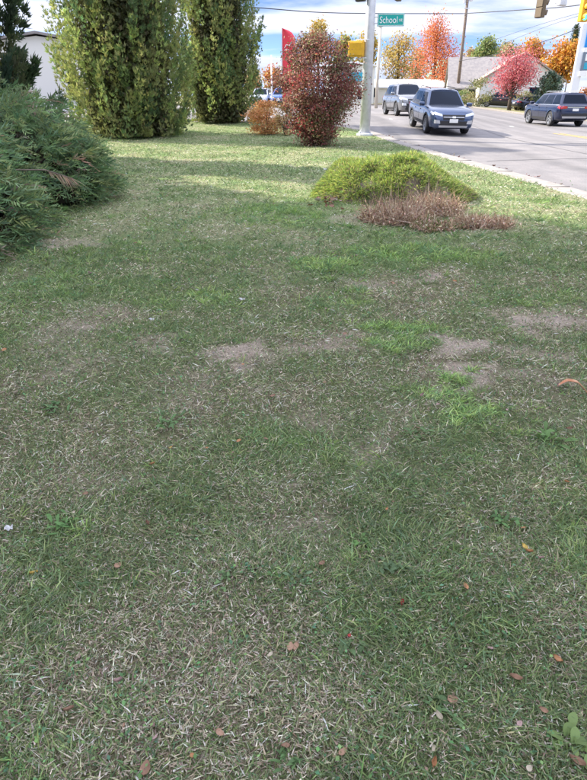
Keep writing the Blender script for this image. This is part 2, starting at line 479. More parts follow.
# lane paint
def stripe(y0, y1, xc, wd, mat):
    ys_ = np.arange(y0, y1 + .01, 0.93)
    if len(ys_) < 2: ys_ = np.array([y0, y1])
    X, Y = np.meshgrid(np.array([xc - wd / 2, xc + wd / 2]), ys_)
    return grid_mesh('stripe', X, Y, gz(X, Y) + ROAD + 0.006), mat
for xc, mt in ((12.1, 'paint_yellow'), (12.4, 'paint_yellow')):
    me, _ = stripe(-13, 30, xc, .1, None)
    link('centre_line', me, M[mt], road)
me, _ = stripe(34.0, 34.5, 8.4, 6.6, None); link('stop_line', me, M['paint_white'], road)
# worn tar seams across the road
pmat('tar', (0.10, 0.095, 0.097), 0.8)
for (x0, y0, x1, y1, wd) in ((5.2, 17.0, 19.5, 20.5, .07), (9.0, -5, 8.7, 70, .05), (16.2, -5, 16.4, 70, .05), (6, 40, 19.5, 37, .06)):
    n_ = 40; tt = np.linspace(0, 1, n_)
    xa = x0 + (x1 - x0) * tt + .12 * (fbm(tt * 30, tt * 0 + y0, 3) - .5); ya = y0 + (y1 - y0) * tt + .25 * (fbm(tt * 30 + 8, tt * 0 + x0, 3) - .5)
    dn = np.array([-(y1 - y0), (x1 - x0)]) / math.hypot(x1 - x0, y1 - y0) * wd / 2
    X = np.stack([xa - dn[0], xa + dn[0]], 1); Y = np.stack([ya - dn[1], ya + dn[1]], 1)
    link('tar_seam', grid_mesh('tar_seam', X, Y, gz(X, Y) + ROAD + 0.005), M['tar'], road)

# ------------------------------------------------------------------ vectorised blades and leaves
def rand_unit(n, flat=False):
    v = rng.normal(size=(n, 3))
    return v / np.linalg.norm(v, axis=1)[:, None]
def nrm(v):
    return v / np.maximum(np.linalg.norm(v, axis=1), 1e-6)[:, None]
def blades(base, direc, length, width, bend, cols, side=None):
    """bent tapered strips: 5 verts, 3 triangles each. direc: start direction, bend: vector added at the tip (per unit length)"""
    n = len(base)
    d = nrm(direc)
    if side is None:
        side = nrm(np.cross(d, rand_unit(n)))
    L = length[:, None]; W = width[:, None] * 0.5
    mid = base + d * L * 0.55 + bend * L * 0.15
    tip = base + d * L + bend * L * 0.6
    v = np.stack([base - side * W * .8, base + side * W * .8, mid - side * W, mid + side * W, tip], 1).reshape(-1, 3)
    k = np.arange(n)[:, None] * 5
    f = np.concatenate([k + np.array([0, 1, 3]), k + np.array([0, 3, 2]), k + np.array([2, 3, 4])], 1).reshape(-1, 3)
    return v, f, np.repeat(cols, 5, axis=0)
def rhombs(cen, axis, norm, length, width, cols, fold=0.15):
    """pointed leaves: two triangles folded on the mid-rib"""
    n = len(cen)
    a = nrm(axis); s = nrm(np.cross(norm, a)); nn = np.cross(a, s)
    L = length[:, None] * .5; W = width[:, None] * .5
    v = np.stack([cen - a * L, cen + s * W + nn * W * fold - a * L * .1, cen + a * L, cen - s * W + nn * W * fold - a * L * .1], 1).reshape(-1, 3)
    k = np.arange(n)[:, None] * 4
    f = np.concatenate([k + np.array([0, 1, 2]), k + np.array([0, 2, 3])], 1).reshape(-1, 3)
    return v, f, np.repeat(cols, 4, axis=0)
def merge(parts):
    vs, fs, cs = [], [], []; o = 0
    for v, f, c in parts:
        vs.append(v); fs.append(f + o); cs.append(c); o += len(v)
    return np.concatenate(vs), np.concatenate(fs), np.concatenate(cs)
def jitter(col, n, amt=0.2, hue=0.08):
    c = np.tile(np.asarray(col, float), (n, 1)) if np.ndim(col) == 1 else np.array(col, float)
    c = c * (1 + amt * rng.normal(size=(n, 1))) * (1 + hue * rng.normal(size=(n, 3)))
    return np.clip(c, 0.004, 0.9)
def pick(pal, n, wts=None):
    pal = np.asarray(pal, float)
    return pal[rng.choice(len(pal), n, p=wts)]

# ------------------------------------------------------------------ grass
def make_grass():
    pts = []
    rr = np.linspace(0.5, 31, 190)
    for i in range(len(rr) - 1):
        r0, r1 = rr[i], rr[i + 1]; rm = (r0 + r1) / 2
        dens = 14000 * min(1.0, (1.75 / rm) ** 1.75) + 900 * (rm > 3) * min(1, (6 / rm) ** 1.2)
        hw = 0.54 * rm + 0.75
        n = int(dens * (r1 - r0) * 2 * hw)
        x = rng.uniform(-hw, hw, n); y = rng.uniform(r0, r1, n)
        # beyond the strip in view the sward goes on, a little coarser
        mw = 1.7 if rm < 8 else 1.2
        n2 = int(min(dens, 7000) * .6 * (r1 - r0) * 2 * mw)
        x2 = rng.uniform(hw, hw + mw, n2) * np.where(rng.random(n2) < .5, -1, 1)
        pts.append(np.stack([np.concatenate([x, x2]), np.concatenate([y, rng.uniform(r0, r1, n2)])], 1))
    p = np.concatenate(pts)
    p = p[p[:, 0] < kerb_x(p[:, 1]) - 0.02 + .05 * rng.random(len(p))]
    x, y = p[:, 0], p[:, 1]
    lush, bare = cover(x, y)
    tuft = fbm(x + 3, y + 71, 3, 9.0)
    keep = (rng.random(len(x)) > bare * 0.88) & (rng.random(len(x)) < .45 + 1.5 * np.clip(tuft - .28, 0, 1))
    x, y, lush, bare = x[keep], y[keep], lush[keep], bare[keep]
    n = len(x)
    z = gz(x, y) + bump_z(x, y) * S((kerb_x(y) - x) / .6) - 0.004
    lod = np.clip((y / 3.0), 1, 5) ** 0.75
    lod = np.where((np.abs(x) > .54 * y + .8) & (y < 8), np.maximum(lod, 1.3), lod)
    green = rng.random(n) < (0.22 + 0.62 * lush)
    # straw lies flat, green stands up
    az = rng.uniform(0, 2 * math.pi, n)
    # neighbouring blades lean alike: mown, matted turf
    swirl = 2 * math.pi * fbm(x, y, 3, 3.0) * 2.0
    az = np.where(rng.random(n) < .45, swirl + rng.normal(size=n) * .6, az)
    lean = np.where(green, rng.uniform(.35, 1.3, n), rng.uniform(.9, 3.2, n))
    d = np.stack([np.cos(az) * lean, np.sin(az) * lean, np.ones(n)], 1)
    L = np.where(green, rng.uniform(.022, .060, n) * (0.75 + .6 * lush), rng.uniform(.015, .055, n)) * (1 - .35 * bare)
    L *= 1 + .12 * (lod - 1)
    W = np.where(green, rng.uniform(.0020, .0042, n), rng.uniform(.0016, .0048, n)) * lod
    baz = az + rng.normal(size=n) * .7
    bend = np.stack([np.cos(baz) * .5, np.sin(baz) * .5, np.where(green, -.28, -.18) + 0 * az], 1) * rng.uniform(.3, 2.0, n)[:, None]
    gcol = pick([(0.165, 0.225, 0.105), (0.215, 0.28, 0.115), (0.15, 0.215, 0.12), (0.28, 0.32, 0.15), (0.12, 0.17, 0.085)], n, [.32, .22, .18, .12, .16])
    bright = field(LUSH_W, x, y)[:, None]
    gcol = gcol * (1 + .65 * bright * np.array([.9, 1.0, .6])) * (1 - .0 * bright)
    scol = pick([(0.58, 0.52, 0.39), (0.47, 0.41, 0.30), (0.70, 0.66, 0.55), (0.29, 0.225, 0.16), (0.42, 0.42, 0.26)], n, [.30, .22, .18, .15, .15])
    c = jitter(np.where(green[:, None], gcol, scol), n, .27, .05)
    mot = .72 + .56 * fbm(x + 7, y + 19, 3, 4.5) + .25 * (fbm(x + 70, y + 29, 2, 11) - .5)
    c = np.clip(c * mot[:, None], .01, .8)
    return blades(np.stack([x, y, z], 1), d, L, W, bend, c)
def make_thatch():
    """short fine understorey of the near lawn: clippings, moss-like shoots, broken straw"""
    pts = []
    rr = np.linspace(0.5, 6.5, 60)
    for i in range(len(rr) - 1):
        rm = (rr[i] + rr[i + 1]) / 2; hw = .56 * rm + .9
        n = int(34000 * min(1, (1.6 / rm) ** 2.1) * (rr[i + 1] - rr[i]) * 2 * hw)
        pts.append(np.stack([rng.uniform(-hw, hw, n), rng.uniform(rr[i], rr[i + 1], n)], 1))
    p = np.concatenate(pts); x, y = p[:, 0], p[:, 1]
    lush, bare = cover(x, y)
    k = rng.random(len(x)) > bare * .8
    x, y, lush = x[k], y[k], lush[k]; n = len(x)
    z = gz(x, y) + bump_z(x, y) + rng.uniform(-.002, .012, n)
    green = rng.random(n) < .35 + .5 * lush
    az = rng.uniform(0, 6.283, n); ln = np.where(green, rng.uniform(.3, 2.0, n), rng.uniform(1.5, 6, n))
    d = np.stack([np.cos(az) * ln, np.sin(az) * ln, np.ones(n)], 1)
    gc = pick([(0.14, 0.20, 0.08), (0.19, 0.26, 0.10), (0.12, 0.20, 0.10), (0.23, 0.27, 0.12)], n)
    sc = pick([(0.46, 0.41, 0.30), (0.36, 0.30, 0.22), (0.24, 0.185, 0.14), (0.56, 0.52, 0.43), (0.17, 0.13, 0.10)], n)
    c = jitter(np.where(green[:, None], gc, sc), n, .2, .05)
    lod = np.clip(y / 2.2, 1, 3)
    L = rng.uniform(.010, .028, n) * (1 + .2 * (lod - 1)); W = rng.uniform(.002, .0055, n) * lod
    side = nrm(np.cross(d, np.array([0, 0, 1.0])) + .5 * rng.normal(size=(n, 3)))
    dn = nrm(d); b0 = np.stack([x, y, z], 1)
    v = np.stack([b0 - side * W[:, None] * .5, b0 + side * W[:, None] * .5, b0 + dn * L[:, None]], 1).reshape(-1, 3)
    return v, np.arange(3 * n).reshape(-1, 3), np.repeat(c, 3, axis=0)
def make_clover():
    """mats of small broad leaves: clover, ground ivy, plantain seedlings"""
    n = 34000
    y = 0.7 + 11.5 * rng.random(n) ** 1.5; hw = .56 * y + 1.0; x = rng.uniform(-1, 1, n) * hw
    m = fbm(x + 51, y + 7, 4, 2.4); fine_ = fbm(x + 15, y + 77, 2, 11.0)
    k = (m > .53) & (fine_ > .48) & (x < kerb_x(y) - .3)
    k |= (rng.random(n) < .06)
    x, y = x[k], y[k]; n = len(x); lush, bare = cover(x, y)
    c = np.stack([x, y, gz(x, y) + bump_z(x, y) + rng.uniform(.006, .028, n)], 1)
    L = rng.uniform(.007, .017, n) * np.clip(y / 2.5, 1, 3.5) ** .8
    ax = np.stack([rng.normal(size=n), rng.normal(size=n), .25 * rng.normal(size=n)], 1)
    no = np.stack([.45 * rng.normal(size=n), .45 * rng.normal(size=n), np.ones(n)], 1)
    col = jitter(pick([(0.13, 0.25, 0.10), (0.10, 0.20, 0.11), (0.18, 0.30, 0.11), (0.11, 0.19, 0.08), (0.22, 0.16, 0.12)], n, [.3, .24, .2, .2, .06]), n, .2, .06)
    return rhombs(c, ax, no, L, L * rng.uniform(.5, .85, n), col, .2)
def make_tufts():
    """coarser clumps standing out of the turf, most of them where the lawn is lush"""
    n = 26000
    y = 0.8 + 10.5 * rng.random(n) ** 1.35; hw = .56 * y + .9; x = rng.uniform(-1, 1, n) * hw
    L_ = field(LUSH_W, x, y); lush, bare = cover(x, y)
    pr = .02 + .75 * np.clip(L_ - .15, 0, 1) + .30 * np.clip(lush - .55, 0, 1)
    k = (rng.random(n) < pr * np.clip(y / 4, .35, 1)) & (bare < .7) & (x < kerb_x(y) - .2)
    x, y, L_ = x[k], y[k], L_[k]; n = len(x)
    m = 11
    X_ = np.repeat(x, m); Y_ = np.repeat(y, m); sc_ = np.repeat(rng.uniform(.6, 1.25, n) * np.clip(y / 4, .8, 1.6), m)
    az = rng.uniform(0, 6.283, n * m); q = rng.random(n * m)
    X_ = X_ + np.cos(az) * q * .022 * sc_; Y_ = Y_ + np.sin(az) * q * .022 * sc_
    ln = q * 1.5 + .15
    d = np.stack([np.cos(az) * ln, np.sin(az) * ln, np.ones(n * m)], 1)
    b0 = np.stack([X_, Y_, gz(X_, Y_) + bump_z(X_, Y_)], 1)
    tc_ = pick([(0.16, 0.26, 0.085), (0.22, 0.32, 0.10), (0.14, 0.24, 0.11), (0.27, 0.35, 0.12)], n) * (1 + .55 * L_)[:, None] * rng.uniform(.75, 1.2, (n, 1))
    c = jitter(np.repeat(tc_, m, axis=0), n * m, .14, .04)
    bend = np.stack([np.cos(az) * .5, np.sin(az) * .5, -.5 + 0 * az], 1) * rng.uniform(.3, 1.4, n * m)[:, None]
    return blades(b0, d, rng.uniform(.035, .075, n * m) * sc_, rng.uniform(.0028, .0055, n * m) * sc_, bend, c)
v, f, c = merge([make_grass(), make_thatch(), make_clover(), make_tufts()])
tag(link('grass', mesh_np('grass', v, f, c), M['grass']), kind='stuff')

def make_crumbs():
    n = 40000
    y = 1.0 + 9 * rng.random(n); x = rng.uniform(-1, 1, n) * (.56 * y + .8)
    _, bare = cover(x, y)
    k = (rng.random(n) < .30 * np.clip(bare - .12, 0, 1)) & (x < kerb_x(y) - .2); x, y = x[k], y[k]; n = len(x)
    r_ = rng.uniform(.003, .011, n) * np.clip(y / 4, 1, 2)
    c = np.stack([x, y, gz(x, y) + bump_z(x, y) + r_ * .2], 1)
    o6 = np.array([(1, 0, 0), (-1, 0, 0), (0, 1, 0), (0, -1, 0), (0, 0, 1), (0, 0, -1)], float)
    v = (c[:, None, :] + o6[None] * (r_[:, None, None] * rng.uniform(.5, 1.2, (n, 6, 1)))).reshape(-1, 3)
    f8 = np.array([(0, 2, 4), (2, 1, 4), (1, 3, 4), (3, 0, 4)])
    f = (np.arange(n)[:, None, None] * 6 + f8[None]).reshape(-1, 3)
    return v, f, np.repeat(jitter(pick([(0.26, 0.21, 0.17), (0.17, 0.13, 0.10), (0.36, 0.31, 0.27), (0.22, 0.2, 0.19)], n), n, .2), 6, axis=0)
v, f, c = make_crumbs()
tag(link('soil_crumbs', mesh_np('soil_crumbs', v, f, c), M['dry']), kind='stuff')

# ------------------------------------------------------------------ evergreens
def cedar_mesh(name, rad, h, n=9000, seed=0, pal=None, fan=5, zbase=0.0, droop=0.0, plumes=230, fine=1.0):
    """upright arborvitae: many overlapping plumes, each a cluster of flat upright fans, round a dim interior"""
    k = plumes
    zz = rng.uniform(0.0, 1.0, k) ** 1.1
    P_ = lambda q: np.interp(q, [0, .03, .10, .25, .45, .65, .82, .93, 1.0], [.80, .92, .98, 1.0, .95, .82, .58, .32, .06])
    prof = P_(zz)
    th = rng.uniform(0, 2 * math.pi, k)
    rr = rad * .93 * prof * rng.uniform(.25, 1.0, k) ** .45
    pc = np.stack([np.cos(th) * rr, np.sin(th) * rr, zbase + zz * h], 1)
    ow = np.stack([np.cos(th), np.sin(th), 0 * th], 1)
    pax = nrm(ow * rng.uniform(.05, .42, (k, 1)) + np.array([0, 0, 1.0]) * rng.uniform(.7 - droop, 1.2 - droop, (k, 1)) + rng.normal(size=(k, 3)) * .12)
    plen = rng.uniform(.55, 1.15, k) * (h / 9.0) ** .5 * np.clip(prof + .25, .3, 1)
    prad = plen * rng.uniform(.20, .34, k)
    pcol = np.asarray(pal, float)[rng.integers(0, len(pal), k)] * rng.uniform(.7, 1.25, (k, 1))
    ci = rng.integers(0, k, n)
    t = rng.uniform(-.5, .85, n); taper = np.clip(1 - np.abs(t - .15) * .85, .12, 1)
    off = np.clip(rng.normal(size=(n, 3)), -1.5, 1.5) * .62
    c = pc[ci] + pax[ci] * (t * plen[ci])[:, None] + off * (prad[ci] * taper)[:, None]
    c[:, 2] = np.maximum(c[:, 2], zbase + .08)
    outw = nrm(off * .8 + ow[ci] * .7 + rng.normal(size=(n, 3)) * .2)
    up = np.array([0, 0, 1.0])
    main = nrm(pax[ci] * rng.uniform(.7, 1.3, (n, 1)) + outw * rng.uniform(.1, .65, (n, 1)))
    s = nrm(np.cross(rand_unit(n), main)); nn = np.cross(main, s)
    base_col = jitter(pcol[ci], n, .16, .05)
    size = rng.uniform(.13, .30, n) * (rad / 2.2) ** .5 * fine
    parts = []
    for q in range(fan):
        a = (q - (fan - 1) / 2) / ((fan - 1) / 2) * .8
        ax = main * math.cos(a) + s * math.sin(a) + rng.normal(size=(n, 3)) * .12
        L = size * (1 - .35 * abs(a)) * rng.uniform(.75, 1.25, n)
        parts.append(rhombs(c + nrm(ax) * (L * .45)[:, None], ax, nn + .35 * rng.normal(size=(n, 3)), L, L * rng.uniform(.16, .27, n), jitter(base_col, n, .12, .03)))
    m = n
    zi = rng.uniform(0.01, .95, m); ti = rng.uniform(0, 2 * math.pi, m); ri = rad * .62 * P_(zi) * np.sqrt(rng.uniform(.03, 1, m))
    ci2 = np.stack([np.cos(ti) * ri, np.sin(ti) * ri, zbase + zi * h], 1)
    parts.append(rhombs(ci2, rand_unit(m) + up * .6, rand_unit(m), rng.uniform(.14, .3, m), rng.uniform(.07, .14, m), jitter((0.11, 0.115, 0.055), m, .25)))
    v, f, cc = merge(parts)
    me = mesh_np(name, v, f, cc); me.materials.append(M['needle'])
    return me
def trunk_mesh(h, r, lean=0.0, limbs=6, spread=.8, seed=0):
    b = MB(); rd = random.Random(seed)
    pts = [(lean * k / 6 + rd.uniform(-.04, .04) * h * .1, rd.uniform(-.04, .04) * h * .1, h * k / 6) for k in range(7)]
    b.tube(pts, [r * 1.35] + [r * (1 - .14 * k) for k in range(1, 7)], 8)
    for i in range(limbs):
        k = rd.uniform(.2, .9); a = rd.uniform(0, 6.28); z = h * k; s_ = spread * (1.1 - .7 * k)
        b.tube([(0, 0, z), (math.cos(a) * s_ * .5, math.sin(a) * s_ * .5, z + s_ * .35), (math.cos(a) * s_, math.sin(a) * s_, z + s_ * .8)], [r * .4, r * .25, r * .08], 5)
    me = b.mesh('trunk'); me.materials.append(M['bark']); me.shade_smooth()
    return me
PAL_CEDAR = [(0.28, 0.34, 0.125), (0.19, 0.26, 0.11), (0.36, 0.39, 0.15), (0.13, 0.20, 0.10), (0.30, 0.32, 0.14)]
PAL_DARK = [(0.065, 0.10, 0.060), (0.08, 0.12, 0.062), (0.05, 0.085, 0.055), (0.10, 0.12, 0.065)]
ced_a = cedar_mesh('crown', 2.65, 9.6, 27000, pal=PAL_CEDAR, plumes=600, fine=.64, fan=5)
ced_b = cedar_mesh('crown', 2.05, 8.4, 20000, pal=PAL_CEDAR, plumes=410, fine=.66)
ced_c = cedar_mesh('crown', 2.1, 7.4, 8000, pal=PAL_DARK, droop=.35, plumes=150)
trk = trunk_mesh(7.0, .17, limbs=10, spread=1.5)
def cedar(crown, loc, label, sc=(1, 1, 1), rz=0.0, group=None):
    o = thing('cedar_tree', label, 'tree', (loc[0], loc[1], g(loc[0], loc[1]) - .03), rz, group)
    o.scale = sc
    link('trunk', trk, None, o); link('crown', crown, None, o)
    return o
c1 = at(113, 141)
cedar(ced_a, (c1.x + .25, c1.y + 2.0), 'broad tall cedar just behind the juniper, sunny left side and dark right side', rz=.4)
c2 = at(219, 131)
cedar(ced_b, (c2.x, c2.y + 1.2), 'narrower cedar in the middle, left of the red feather flag', rz=2.1)
cedar(ced_c, (-8.25, 16.2), 'dark loose evergreen at the top left corner beyond the juniper', (1.0, 1.0, 1.05), rz=1.0)
# the rest of the row stands left of the view and shades the near lawn
for i, (x, y, s, h) in enumerate(((-9.9, 13.3, 1.0, .78), (-9.8, 10.4, 1.15, 1.35), (-9.8, 7.2, 1.3, 1.3), (-9.4, 4.4, 1.3, 1.15), (-13.0, 12.0, 1.25, 1.85))):
    cedar(ced_c if i % 2 else ced_b, (x, y), 'tall cedar of the row outside the left edge of the view', (s, s, h), i * 1.3, 'cedar row beyond the left edge')

# ------------------------------------------------------------------ juniper
def make_juniper():
    root = thing('juniper_shrub', 'wide spreading grey green juniper at the left edge of the lawn', 'shrub', (-5.5, 8.6, 0))
    root.scale = (1, 1, 1.07)
    n = 11000
    # lumpy half-ellipsoid with tiers
    lobes = [(1.0, -1.0, 1.30, 1.2, 1.25), (1.2, .6, 1.35, 1.1, 1.3), (-.2, -.2, 1.9, 2.2, 1.72), (.6, 1.9, 1.5, 1.3, 1.55), (-1.2, -1.6, 2.0, 1.8, 1.55), (-1.6, 1.2, 2.0, 2.2, 1.7),
             (1.5, -2.0, 1.05, .9, 1.05), (-.2, 2.9, 1.4, 1.2, 1.5), (1.75, 1.2, .8, .9, 1.05), (1.2, -2.75, 1.2, .85, .85)]
    per = n // len(lobes)
    cs, outs, outer = [], [], []
    for (lx, ly, rx, ry, rz_) in lobes:
        u = rand_unit(per); u[:, 2] = np.abs(u[:, 2]) * .98
        dep = 1 - .35 * rng.random(per) ** 2.2
        c = np.stack([lx + u[:, 0] * rx * dep, ly + u[:, 1] * ry * dep, .06 + u[:, 2] * rz_ * dep], 1)
        # tiers: pull towards layered shelves
        c[:, 2] = np.maximum(.05, c[:, 2] + .06 * np.sin(c[:, 2] * 14 + lx * 3 + ly))
        cs.append(c); outs.append(u); outer.append(dep)
    c = np.concatenate(cs); u = np.concatenate(outs); dep = np.concatenate(outer)
    n = len(c)
    # drop sprays buried deep in another lobe
    ins = np.zeros(n)
    for (lx, ly, rx, ry, rz_) in lobes:
        q = np.sqrt(((c[:, 0] - lx) / rx) ** 2 + ((c[:, 1] - ly) / ry) ** 2 + ((c[:, 2] - .06) / rz_) ** 2)
        ins += q < .70
    k = ins == 0
    c, u, dep = c[k], u[k], dep[k]; n = len(c)
    up = np.array([0, 0, 1.0])
    hor = u.copy(); hor[:, 2] = 0
    axis = nrm(nrm(hor) * .9 + up * rng.uniform(-.1, .75, (n, 1)) + rng.normal(size=(n, 3)) * .35)
    L = rng.uniform(.20, .42, n)
    pal = [(0.12, 0.19, 0.085), (0.15, 0.215, 0.10), (0.095, 0.155, 0.08), (0.19, 0.235, 0.10), (0.075, 0.125, 0.065)]
    clump = fbm(c[:, 0] * 1 + c[:, 2] * 2, c[:, 1] * 1 - c[:, 2], 3, 2.2)
    bc = jitter(pick(pal, n), n, .16, .05) * (0.7 + .9 * clump)[:, None]
    dead = (rng.random(n) < .05)
    bc[dead] = jitter((0.27, 0.20, 0.15), int(dead.sum()), .2)
    side = nrm(np.cross(axis, up) + rng.normal(size=(n, 3)) * .25); nn = np.cross(side, axis)
    parts = []
    # each spray: a drooping feathery plume of 20 leaflets along a stem
    m = 8
    for j in range(m):
        tt = (j + .5) / m
        p = c + axis * (L * tt)[:, None] - up * (L * .35 * tt * tt)[:, None]
        for sg in (-1, 1):
            dd = axis * .8 + side * sg * rng.uniform(.35, .8, (n, 1)) + nn * rng.normal(size=(n, 1)) * .28 - up * .25 * tt
            ll = L * (.42 - .26 * tt) * rng.uniform(.7, 1.2, n)
            parts.append(blades_tri(p, dd, ll, np.maximum(ll * .17, .011), jitter(bc, n, .08, .02) * (1 + .35 * tt)))
    v, f, cc = merge(parts)
    link('foliage', mesh_np('foliage', v, f, cc), M['needle'], root)
    # dark interior: brown inner foliage and stems
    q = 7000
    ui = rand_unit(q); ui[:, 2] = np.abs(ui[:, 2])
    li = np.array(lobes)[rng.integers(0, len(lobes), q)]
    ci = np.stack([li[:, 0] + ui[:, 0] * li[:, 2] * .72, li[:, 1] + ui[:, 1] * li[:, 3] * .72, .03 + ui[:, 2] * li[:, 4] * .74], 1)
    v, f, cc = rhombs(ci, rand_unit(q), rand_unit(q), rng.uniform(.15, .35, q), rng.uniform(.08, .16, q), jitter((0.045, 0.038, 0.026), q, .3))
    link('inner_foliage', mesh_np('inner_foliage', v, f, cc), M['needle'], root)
    b = MB()
    for (lx, ly, rx, ry, rz_) in lobes:
        for i in range(7):
            a = random.uniform(0, 6.28); e = random.uniform(.35, .95)
            b.tube([(-.3, 0, -.05), (lx * .6, ly * .6, .25), (lx + math.cos(a) * rx * .7 * e, ly + math.sin(a) * ry * .7 * e, rz_ * .75 * (1.15 - e * .5))], [.035, .02, .006], 5)
    b.build('stems', M['twig'], root)
    # the dead brown branch that hangs out on the near side
    br = at(46, 176, .80); br = br - Vector((-5.5, 8.6, 0))
    e2 = Vector((br.x + .30, br.y - .12, br.z - .06))
    b = MB(); b.tube([(br.x - .5, br.y + .5, br.z - .05), (br.x, br.y, br.z), tuple(e2)], [.007, .006, .003], 5)
    b.build('dead_branch', M['wood_pole'], root)
    k = 34; tt = rng.uniform(.1, 1, k)[:, None]
    p0 = np.array(br)[None] * (1 - tt) + np.array(e2)[None] * tt
    v, f, cc = blades(p0, np.stack([rng.uniform(.3, 1, k), rng.uniform(-.5, .1, k), rng.uniform(-1.1, -.2, k)], 1), rng.uniform(.06, .16, k), np.full(k, .008), np.tile((0, 0, -.3), (k, 1)), jitter((0.36, 0.27, 0.2), k, .15))
    o = link('dead_twigs', mesh_np('dead_twigs', v, f, cc), M['dry'], root); o['label'] = 'bare tan dead twigs on the juniper'
def blades_tri(base, direc, length, width, cols):
    n = len(base); d = nrm(direc); side = nrm(np.cross(d, rand_unit(n)))
    W = width[:, None] * .5
    mid = base + d * (length * .4)[:, None]
    v = np.stack([base, mid - side * W, base + d * length[:, None], mid + side * W], 1).reshape(-1, 3)
    k = np.arange(n)[:, None] * 4
    f = np.concatenate([k + np.array([0, 1, 2]), k + np.array([0, 2, 3])], 1).reshape(-1, 3)
    return v, f, np.repeat(cols, 4, axis=0)
make_juniper()

# ------------------------------------------------------------------ burning bush and other shrubs
def bush(name, label, cat, loc, rx, rz_, zc, n, pal, leaf=(.05, .09), stems=14, prof=None, group=None, clumps=40, spread=.26, weights=None, side_col=None, mat='leaf'):
    root = thing(name, label, cat, (loc[0], loc[1], g(loc[0], loc[1])), 0, group)
    ctr = []
    b = MB()
    for i in range(clumps):
        zt = rng.uniform(-1, 1); th = rng.uniform(0, 6.283); rad = math.sqrt(max(0, 1 - zt * zt)) * rng.uniform(.45, .95)
        pr = np.interp(zt, [-1, -.6, 0, .6, 1], prof) if prof else 1.0
        p = np.array([math.cos(th) * rad * rx * pr, math.sin(th) * rad * rx * pr, zc + zt * rz_ * .93])
        ctr.append(p)
        if i < stems:
            b.tube([(p[0] * .08, p[1] * .08, -.05), (p[0] * .35, p[1] * .35, p[2] * .45), tuple(p)], [.035, .018, .005], 5)
    b.build('stems', M['bark'], root)
    ctr = np.array(ctr); ci = rng.integers(0, clumps, n)
    p = ctr[ci] + rng.normal(size=(n, 3)) * spread * np.array([rx, rx, rz_ * .55]) * .62
    p[:, 2] = np.maximum(p[:, 2], .04)
    cp = rng.choice(len(pal), clumps, p=weights)
    pi_ = np.where(rng.random(n) < .55, cp[ci], rng.choice(len(pal), n, p=weights))
    col = jitter(np.asarray(pal)[pi_], n, .2, .07)
    if side_col is not None:
        msk = rng.random(n) < side_col[1](p)
        col[msk] = jitter(side_col[0], int(msk.sum()), .2, .07)
    L = rng.uniform(leaf[0], leaf[1], n)
    v, f, cc = rhombs(p, rand_unit(n) + np.array([0, 0, -.2]), rand_unit(n), L, L * .55, col)
    link('crown', mesh_np('crown', v, f, cc), M[mat], root)
    return root
bb = at(316, 147)
bush('burning_bush', 'upright maroon and dusty pink bush standing on the lawn before the signal pole', 'shrub', (bb.x + .02, bb.y + .5), 1.32, 1.55, 1.60, 34000,
     [(0.24, 0.085, 0.08), (0.36, 0.17, 0.14), (0.15, 0.065, 0.06), (0.40, 0.27, 0.20), (0.20, 0.20, 0.105), (0.44, 0.09, 0.10)], leaf=(.05, .095), stems=50, prof=[.60, .82, 1.0, .95, .80],
     clumps=120, spread=.25, weights=[.22, .19, .2, .13, .19, .07])
hg = at(266, 131, .25)
for i, (px, wd, ht, lab) in enumerate(((266, .80, .58, 'rounded orange brown hedge shrub between the middle cedar and the maroon bush'),)):
    bush('hedge_shrub', lab, 'shrub', (hg.x, hg.y + 1.0), wd, ht, ht, 6000, [(0.56, 0.30, 0.13), (0.60, 0.38, 0.17), (0.42, 0.22, 0.10), (0.58, 0.27, 0.13)], leaf=(.05, .09), clumps=40, spread=.34)
hg2 = at(284, 133, .2)
bush('golden_shrub', 'slim golden tan shrub tucked against the left side of the maroon bush', 'shrub', (hg2.x + .05, hg2.y + 1.0), .34, .62, .6, 2200, [(0.46, 0.32, 0.14), (0.42, 0.26, 0.12), (0.5, 0.38, 0.2)], leaf=(.04, .08), clumps=16, spread=.4)

